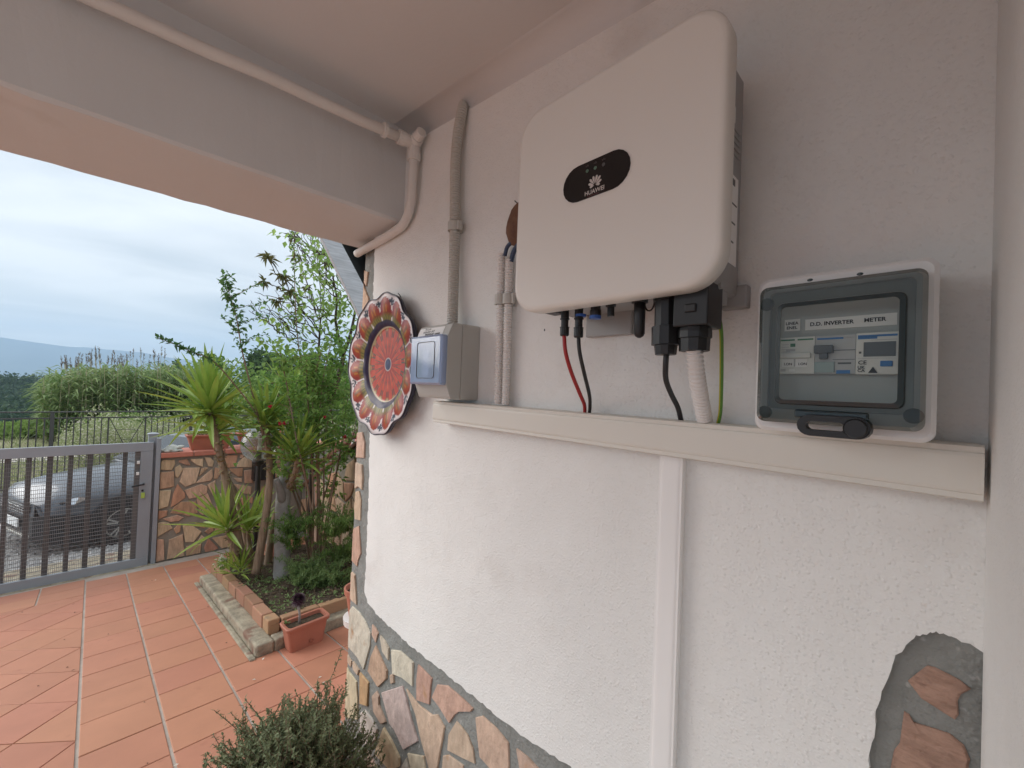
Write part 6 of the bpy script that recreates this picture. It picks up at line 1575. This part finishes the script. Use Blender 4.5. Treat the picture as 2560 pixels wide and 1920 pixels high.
# ---- cars
def car(label, loc, rz, paint):
    t = thing('parked_car', label, 'car', loc, None, rz)
    def B(name, mb, m, par=None, **k): return mb.build(name, m, par or t, world=False, **k)
    W2 = .90
    HL = .22
    st = [(0.00,.62,.46,.74,.60),(0.05,.74,.32,.84,.74),(.16,.82,.24,.92,.84),(.40,.87,.22,.985,.88),(.75,.895,.22,1.03,.90),(1.05,.90,.22,1.07,.93),(1.25,.90,.22,1.085,.95),(2.4,.905,.22,1.05,.99),(3.6,.90,.24,1.06,1.0),(4.15,.86,.30,1.06,1.0),(4.36,.80,.38,1.0,.95),(4.42,.74,.48,.92,.88)]
    st = [(x+(HL if x > 1 else 0), *r_) for x, *r_ in st]
    mb = MB(); sec = 15
    for (x, wv, zb5, zc5, zs) in st:
        half = [(wv*.86, zb5), (wv*.97, zb5+.10), (wv, zb5+.30), (wv*.985, zs-.16), (wv*.96, zs-.03), (wv*.86, zs+.02), (wv*.45, zc5-.012), (0, zc5)]
        ring = [(x, -a, z) for a, z in half]+[(x, a, z) for a, z in half[-2::-1]]
        mb.v += [(x+(.07*(abs(p[1])/W2)**3 if x < .5 else 0), p[1], p[2]) for p in ring]
    for i in range(len(st)-1):
        for k in range(sec): 
            k2 = (k+1) % sec; mb.f.append((i*sec+k, (i+1)*sec+k, (i+1)*sec+k2, i*sec+k2))
    mb.f.append(tuple(range(sec))); mb.f.append(tuple((len(st)-1)*sec+k for k in range(sec-1, -1, -1)))
    body = B('body', mb, paint, smooth=True)
    mb = MB()      # lower cladding and bumper
    cl = [(-.012,.62,.28,.60),(.04,.765,.24,.61),(.17,.845,.20,.60),(.42,.905,.18,.56),(.9,.92,.18,.52),(1.6,.922,.18,.46),(3.0,.922,.18,.46),(3.9,.91,.2,.52),(4.3,.84,.28,.58),(4.44,.75,.34,.58)]
    for (x, wv, a, b) in cl: mb.v += [(x+(.075*(wv/W2)**3 if x < .5 else 0), -wv, a), (x+(.075*(wv/W2)**3 if x < .5 else 0), -wv, b), (x+(.075*(wv/W2)**3 if x < .5 else 0), wv, b), (x+(.075*(wv/W2)**3 if x < .5 else 0), wv, a)]
    for i in range(len(cl)-1):
        for k in range(4): k2 = (k+1) % 4; mb.f.append((i*4+k, (i+1)*4+k, (i+1)*4+k2, i*4+k2))
    mb.f.append((0,1,2,3)); mb.f.append(tuple((len(cl)-1)*4+k for k in (3,2,1,0))); B('cladding', mb, M['car_black'])
    mb = MB()      # cabin
    cb = [(1.32,.78,1.03,.74,1.06),(2.1,.86,1.0,.62,1.46),(2.5,.87,1.0,.60,1.515),(3.4,.87,1.0,.60,1.52),(4.1,.84,1.0,.58,1.46),(4.54,.78,.98,.66,1.04)]
    for (x, wb, zb5, wt, zt5) in cb: mb.v += [(x, -wb, zb5), (x, -wt, zt5-.03), (x, -wt*.8, zt5), (x, wt*.8, zt5), (x, wt, zt5-.03), (x, wb, zb5)]
    for i in range(len(cb)-1):
        for k in range(6): k2 = (k+1) % 6; mb.f.append((i*6+k, (i+1)*6+k, (i+1)*6+k2, i*6+k2))
    mb.f.append(tuple(range(6))); mb.f.append(tuple(5*6+k for k in range(5, -1, -1))); B('cabin', mb, paint, smooth=False)
    mb = MB(); mb.add([(1.36,-.74,1.075),(1.36,.74,1.075),(2.06,.58,1.44),(2.06,-.58,1.44)], [(0,1,2,3)]); mb.v = [(x-.012, y, z+.014) for x, y, z in mb.v]; B('windshield', mb, M['car_glass'])
    mb = MB(); mb.add([(4.15,-.56,1.43),(4.15,.56,1.43),(4.52,.68,1.08),(4.52,-.68,1.08)], [(0,1,2,3)]); mb.v = [(x+.014, y, z+.012) for x, y, z in mb.v]; B('rear_window', mb, M['car_glass'])
    for sg in (-1, 1):
        for (xa, xb, xc, xd_) in ((1.64,2.64,2.64,2.20), (2.72,3.52,3.47,2.70), (3.60,4.24,4.0,3.55)):
            mb = MB(); f_ = lambda x, z: (x, sg*(.872-(z-1.0)*.405), z)
            mb.add([f_(xa, 1.10), f_(xb, 1.10), f_(xc, 1.40), f_(xd_, 1.40)], [(0,1,2,3) if sg < 0 else (3,2,1,0)]); B('side_window', mb, M['car_glass'])
        mb = MB(); mb.ell((1.77, sg*1.02, 1.10), (.07, .11, .075), 12, 8); B('mirror', mb, M['car_black'], smooth=True)
        mb = MB(); mb.add([(.115,-sg*-.50,.70),(.36,sg*.868,.74),(.50,sg*.905,.80),(.40,sg*.875,.835),(.13,sg*.56,.785)], [(0,1,2,3,4) if sg > 0 else (4,3,2,1,0)])
        mb.v = [(x-.03, y*1.012, z) for x, y, z in mb.v]; hl2 = B('headlight', mb, M['chrome'])
        mb = MB(); mb.ell((.235, sg*.765, .765), (.04, .05, .03), 10, 6); B('lamp_unit', mb, M['car_glass'], hl2, smooth=True)
        mb = MB(); mb.box(.10, .20, sg*.70-.05, sg*.70+.05, .40, .455); fg = B('fog_lamp', mb, M['chrome'], bevel=.015)
        for xw in (.86, 3.60):
            mb = MB()
            for k in range(25):
                a = pi*k/24; 
                for r_, off in ((.335, .0), (.42, .0), (.42, .03), (.335, .03)): mb.v.append((xw+r_*cos(a), sg*(.900+off), .34+r_*sin(a)))
            for k in range(24):
                for q in range(4): q2 = (q+1) % 4; mb.f.append((k*4+q, (k+1)*4+q, (k+1)*4+q2, k*4+q2))
            B('wheel_arch', mb, M['car_black'])
            mb = MB(); Mx = Matrix(((1,0,0),(0,0,sg),(0,1,0))); mb.lathe([(.20,-.09),(.33,-.10),(.345,-.06),(.345,.06),(.33,.10),(.22,.10),(.21,.06)], (xw, sg*.83, .345), 28, M=Mx); wh = B('wheel', mb, M['tyre'], smooth=False)
            mb = MB(); mb.lathe([(.215,.04),(.215,.085),(.20,.09),(.195,.05)], (xw, sg*.83, .345), 24, M=Mx)
            for k in range(5):
                a = 2*pi*k/5+.3
                for da in (-.16, .16): mb.bar((xw+.03*cos(a), sg*.905, .345+.03*sin(a)), (xw+.20*cos(a+da), sg*.912, .345+.20*sin(a+da)), .022, .02, upv=(0,1,0))
            B('rim', mb, M['rim'], wh)
    mb = MB()
    for k in range(4): mb.box(.0+.0*k, .05, -.46, .46, .605+.035*k, .617+.035*k)
    B('grille', mb, M['chrome'])
    mb = MB(); mb.box(.005, .06, -.50, .50, .59, .745); B('grille_void', mb, M['car_black'])
    mb = MB(); mb.box(-.03, -.012, -.26, .26, .42, .53); B('number_plate', mb, M['paper'])
    mb = MB(); mb.box(-.02, .10, -.55, .55, .30, .335); B('bumper_strip', mb, M['rim'], bevel=.01)
    return t
TH = radians(21)
car('dark silver car with black plastic bumper parked behind the grey gate', (-.90, 9.02, -.50), TH, M['car_silver'])
car('white car glimpsed above the sloping stone parapet', (4.3, 8.6, -.45), radians(12), M['car_white'])

# ---- reeds, weeds, bushes, trees
reeds = bpy.data.objects.new('reed_bed', None); link(reeds); tag(reeds, 'tall green reed bed with dark plumes beyond the railing', 'reeds', kind='stuff')
rb = MB(); rs = MB(); rpm = MB()
RYd = 23.0
for i in range(900):
    y = RYd+rng.uniform(0, 4.5); px = rng.uniform(112, 560); 
    g0 = ground_z(0, y); tp = 928-26*noise.noise(Vector((px*.028, 0, 0)))+rng.uniform(-10, 35)
    if px < 170: tp += (170-px)*.9*rng.uniform(.2, 1.2)
    if px > 430: tp += 0
    b = at(px, 1000, y=y); b.z = g0; e = at(px+rng.uniform(-14, 14), tp, y=y); H_ = e.z-b.z
    if rng.random() < .5: stem(rs, [b, b.lerp(e, .5), e], .014, .008, 4)
    for k in range(15):
        t = rng.uniform(.12, 1.0); q_ = b.lerp(e, t); a = rng.uniform(0, 2*pi); l = rng.uniform(.35, .75)
        d0 = Vector((cos(a), sin(a)*.7, rng.uniform(.25, 1.0))).normalized(); d1_ = Vector((cos(a), sin(a)*.7, -rng.uniform(.1, .8))).normalized(); m_ = q_+d0*l*.55; t_ = m_+d1_*l*.5
        s = Vector((-sin(a), cos(a)*.7, .2)).normalized()*.032; b0 = len(rb.v)
        rb.v += [tuple(q_-s*.6), tuple(q_+s*.6), tuple(m_+s), tuple(m_-s), tuple(t_)]; rb.f += [(b0, b0+1, b0+2, b0+3), (b0+3, b0+2, b0+4)]
for i in range(46):
    px = rng.choice((rng.uniform(150, 480), rng.uniform(150, 400))); y = RYd+rng.uniform(0, 3); e = at(px, rng.uniform(866, 900), y=y); lean = rng.uniform(-.10, .05)
    b = e-Vector((lean, 0, .85)); stem(rs, [b-Vector((0, 0, .6)), b, e-Vector((0, 0, .3))], .010, .006, 4)
    for k in range(26):
        t = rng.random(); c = b.lerp(e, .45+.55*t); leafcard(rpm, c, Vector((rng.gauss(0, .35), rng.gauss(0, .35), 1)), rvec(), .14*(1.15-t*.7), .022, .1)
rb.build('reed_leaves', M['reed'], reeds, kind='stuff'); rs.build('reed_stems', M['reed_dry'], reeds, kind='stuff'); rpm.build('reed_plumes', M['plume'], reeds, kind='stuff')
wd_ = MB(); wfl = MB()
for i in range(5200):
    y = 14.0+rng.random()**1.3*9; x = rng.uniform(-2.6, 4.8)*y/13.7
    if 18.4 < y < 21.4 and rng.random() < .95: continue
    if x < 0 and rng.random() < .55: continue
    hgt = rng.uniform(.12, .42)*(1.5 if noise.noise(Vector((x*.5, y*.5, 9))) > .1 else .8); b = Vector((x, y, ground_z(x, y)))
    for k in range(4):
        d = Vector((rng.gauss(0, .4), rng.gauss(0, .4), 1)); leafcard(wd_, b+Vector((rng.gauss(0, .06), rng.gauss(0, .06), 0)), d, rvec(), hgt*rng.uniform(.6, 1.3), .022, .2, .15)
for i in range(1700):
    px = rng.uniform(150, 520); y = 14.3+rng.random()*3.8; py = rng.gauss(1084, 22); 
    if px < 230: py += (230-px)*.5
    c = at(px, py, y=y)
    if c.z < ground_z(c.x, y) or c.z > 1.25: continue
    for k in range(4): leafcard(wd_, c+rvec()*.10, rvec()+Vector((0, 0, .3)), rvec(), rng.uniform(.05, .11), .035, .2)
    if rng.random() < .6:
        for k in range(4): leafcard(wfl, c+rvec()*.06, rvec(), rvec(), .045, .035, .2)
tag(wd_.build('meadow_weeds', M['weed']), kind='stuff'); tag(wfl.build('weed_flowers', M['weedflower']), kind='stuff')

def leafball(mb, c, r, n, L_, W_, lump=.35, flat=.0):
    for i in range(n):
        d = rvec(); k = 1+lump*noise.noise(d*2.2+Vector(c)*.37); rad = (rng.random()**.45)*k
        p = Vector((c[0]+d.x*r[0]*rad, c[1]+d.y*r[1]*rad, c[2]+d.z*r[2]*rad)); dd = d*.6+rvec()+Vector((0, 0, .2)); s = rng.uniform(.6, 1.3)
        leafcard(mb, p, dd, d+rvec()*.6, L_*s, W_*s, .2, .1)
def bush(label, px, py_top, y, w_px, mname, name='bush', cat='bush', group='bushes beyond the railing', L_=.22):
    topp = at(px, py_top, y=y); g0 = ground_z(topp.x, y); rw = (at(px+w_px/2, py_top, y=y).x-at(px-w_px/2, py_top, y=y).x)/2; hgt = topp.z-g0
    t = thing(name, label, cat, (topp.x, y, g0), group); mb = MB()
    leafball(mb, (topp.x, y, g0+hgt*.5), (rw, rw*.8, hgt*.52), 2600, L_, L_*.55)
    mb.build('foliage', M[mname], t, kind='stuff')
    tk = MB(); tk.tube([(topp.x, y, g0-.1), (topp.x+.1, y, g0+hgt*.5)], [.08, .04], 6); tk.build('stem', M['bark_dark'], t)
bush('bright green bush right behind the tall yucca heads', 585, 905, 21, 230, 'bush')
bush('rounded leafy bush at the right end of the reed bed', 470, 905, 28, 170, 'bush')
bush('bright bush seen through the shrub canes', 700, 930, 22, 200, 'bush')
bush('broad bush farthest right beyond the railing, behind the shrub leaves', 820, 930, 22, 220, 'bush')
bush('low bush under the bright ones near the railing', 640, 985, 18, 190, 'weed', L_=.14)
bush('low bush with dense small leaves at the foot of the reed bed', 330, 1030, 21.5, 260, 'bush', L_=.13)
bush('low green bush left of the reed bed', 50, 1058, 26, 260, 'bush', L_=.16)
bush('small green bush at the left foot of the reed bed', 150, 1015, 24, 90, 'bush', L_=.16)
def tree(label, px, py_top, y, w_px, mname='tree', L_=.6):
    topp = at(px, py_top, y=y); g0 = ground_z(topp.x, y); rw = (at(px+w_px/2, py_top, y=y).x-at(px-w_px/2, py_top, y=y).x)/2; hgt = topp.z-g0
    t = thing('field_tree', label, 'tree', (topp.x, y, g0), 'trees on the slope beyond the bushes'); mb = MB()
    for k in range(9): 
        a = rng.uniform(0, 6.3); q_ = rng.uniform(.1, .65); leafball(mb, (topp.x+cos(a)*rw*q_, y+sin(a)*rw*q_, g0+hgt*rng.uniform(.5, .82)), (rw*.5, rw*.5, hgt*.2), 330, L_, L_*.6, .3)
    mb.build('crown', M[mname], t, kind='stuff')
    tk = MB(); tk.tube([(topp.x, y, g0-.3), (topp.x+.1, y, g0+hgt*.35), (topp.x, y, g0+hgt*.7)], [.22, .16, .07], 7); tk.build('trunk', M['bark_dark'], t)
tree('round dark tree on the skyline right of the upright shoot', 655, 872, 60, 110)
tree('dark tree on the skyline behind the contorted twigs', 720, 885, 66, 120)
tree('small far tree at the left of the skyline group', 415, 905, 150, 42, L_=1.0)
tree('tree on the skyline behind the yucca heads', 530, 882, 58, 120, 'bush')
tree('tree on the skyline seen through the shrub leaves', 800, 880, 62, 130)
tree('tree on the skyline beside the painted plate', 880, 905, 58, 130)
tree('flat topped far tree next to the smallest one', 440, 900, 160, 30, L_=1.0)

# ---- woods on the valley side: one mass
wo = MB()
for i in range(1500):
    y = 150+rng.random()**1.2*260; x = rng.uniform(-.26, .16)*y+rng.uniform(-6, 6); g0 = ground_z(x, y); r = rng.uniform(2.2, 4.4)
    leafball(wo, (x, y, g0+r*.9), (r, r, r*.95), 70, 1.3, 1.0, .35)
tag(wo.build('valley_woods', M['forest']), kind='stuff')

# ---- far mountains
mo = MB(); prof = [(-2600, 820), (-1500, 828), (-700, 838), (-200, 842), (0, 843), (60, 852), (100, 857), (150, 865), (200, 868), (240, 870), (290, 876), (350, 880), (420, 893), (470, 900), (520, 908), (600, 912), (800, 905), (1000, 915)]
MYD = 4600
rid = [at(px, py, y=MYD) for px, py in prof if px > -200]
ridge = []
xs = [-4200, -2600, -1500]; zs = [250, 300, 270]
R_all = [Vector((x, MYD, z)) for x, z in zip(xs, zs)]+rid+[Vector((2200, MYD, 120)), Vector((4200, MYD, 160))]
R_all.sort(key=lambda v: v.x)
nxm, nym = 300, 14
for i in range(nxm+1):
    x = -4200+8400*i/nxm
    for a, b in zip(R_all, R_all[1:]):
        if a.x <= x <= b.x: zt7 = a.z+(b.z-a.z)*(x-a.x)/max(1e-6, b.x-a.x); break
    zt7 += 5*noise.noise(Vector((x*.012, 0, 0)))
    for k in range(nym+1):
        t = k/nym; y = MYD-1300+1300*t if t <= 1 else MYD; z = -72+(zt7+72)*t**1.5*(1+.22*(1-t)*noise.noise(Vector((x*.004, t*3, 0)))*2); mo.v.append((x, y, z))
for i in range(nxm):
    for k in range(nym): a = i*(nym+1)+k; mo.f.append((a, a+nym+1, a+nym+2, a+1))
tag(mo.build('mountains', M['mount'], smooth=True), kind='structure')

# ---- air
hz = MB(); hz.box(-4300, 4300, -400, 4700, -75, 345)
ho = hz.build('haze', None) if False else None
me = bpy.data.meshes.new('haze'); me.from_pydata(hz.v, [], hz.f); ho = bpy.data.objects.new('haze', me); link(ho); tag(ho, kind='stuff')
hm = bpy.data.materials.new('valley haze'); hm.use_nodes = True; t = hm.node_tree
for n in list(t.nodes): t.nodes.remove(n)
pv = t.nodes.new('ShaderNodeVolumePrincipled'); pv.inputs['Color'].default_value = (.54, .74, 1.0, 1); pv.inputs['Density'].default_value = 2.5e-4; pv.inputs['Anisotropy'].default_value = 0.2
o = t.nodes.new('ShaderNodeOutputMaterial'); t.links.new(pv.outputs[0], o.inputs['Volume'])
me.materials.append(hm)
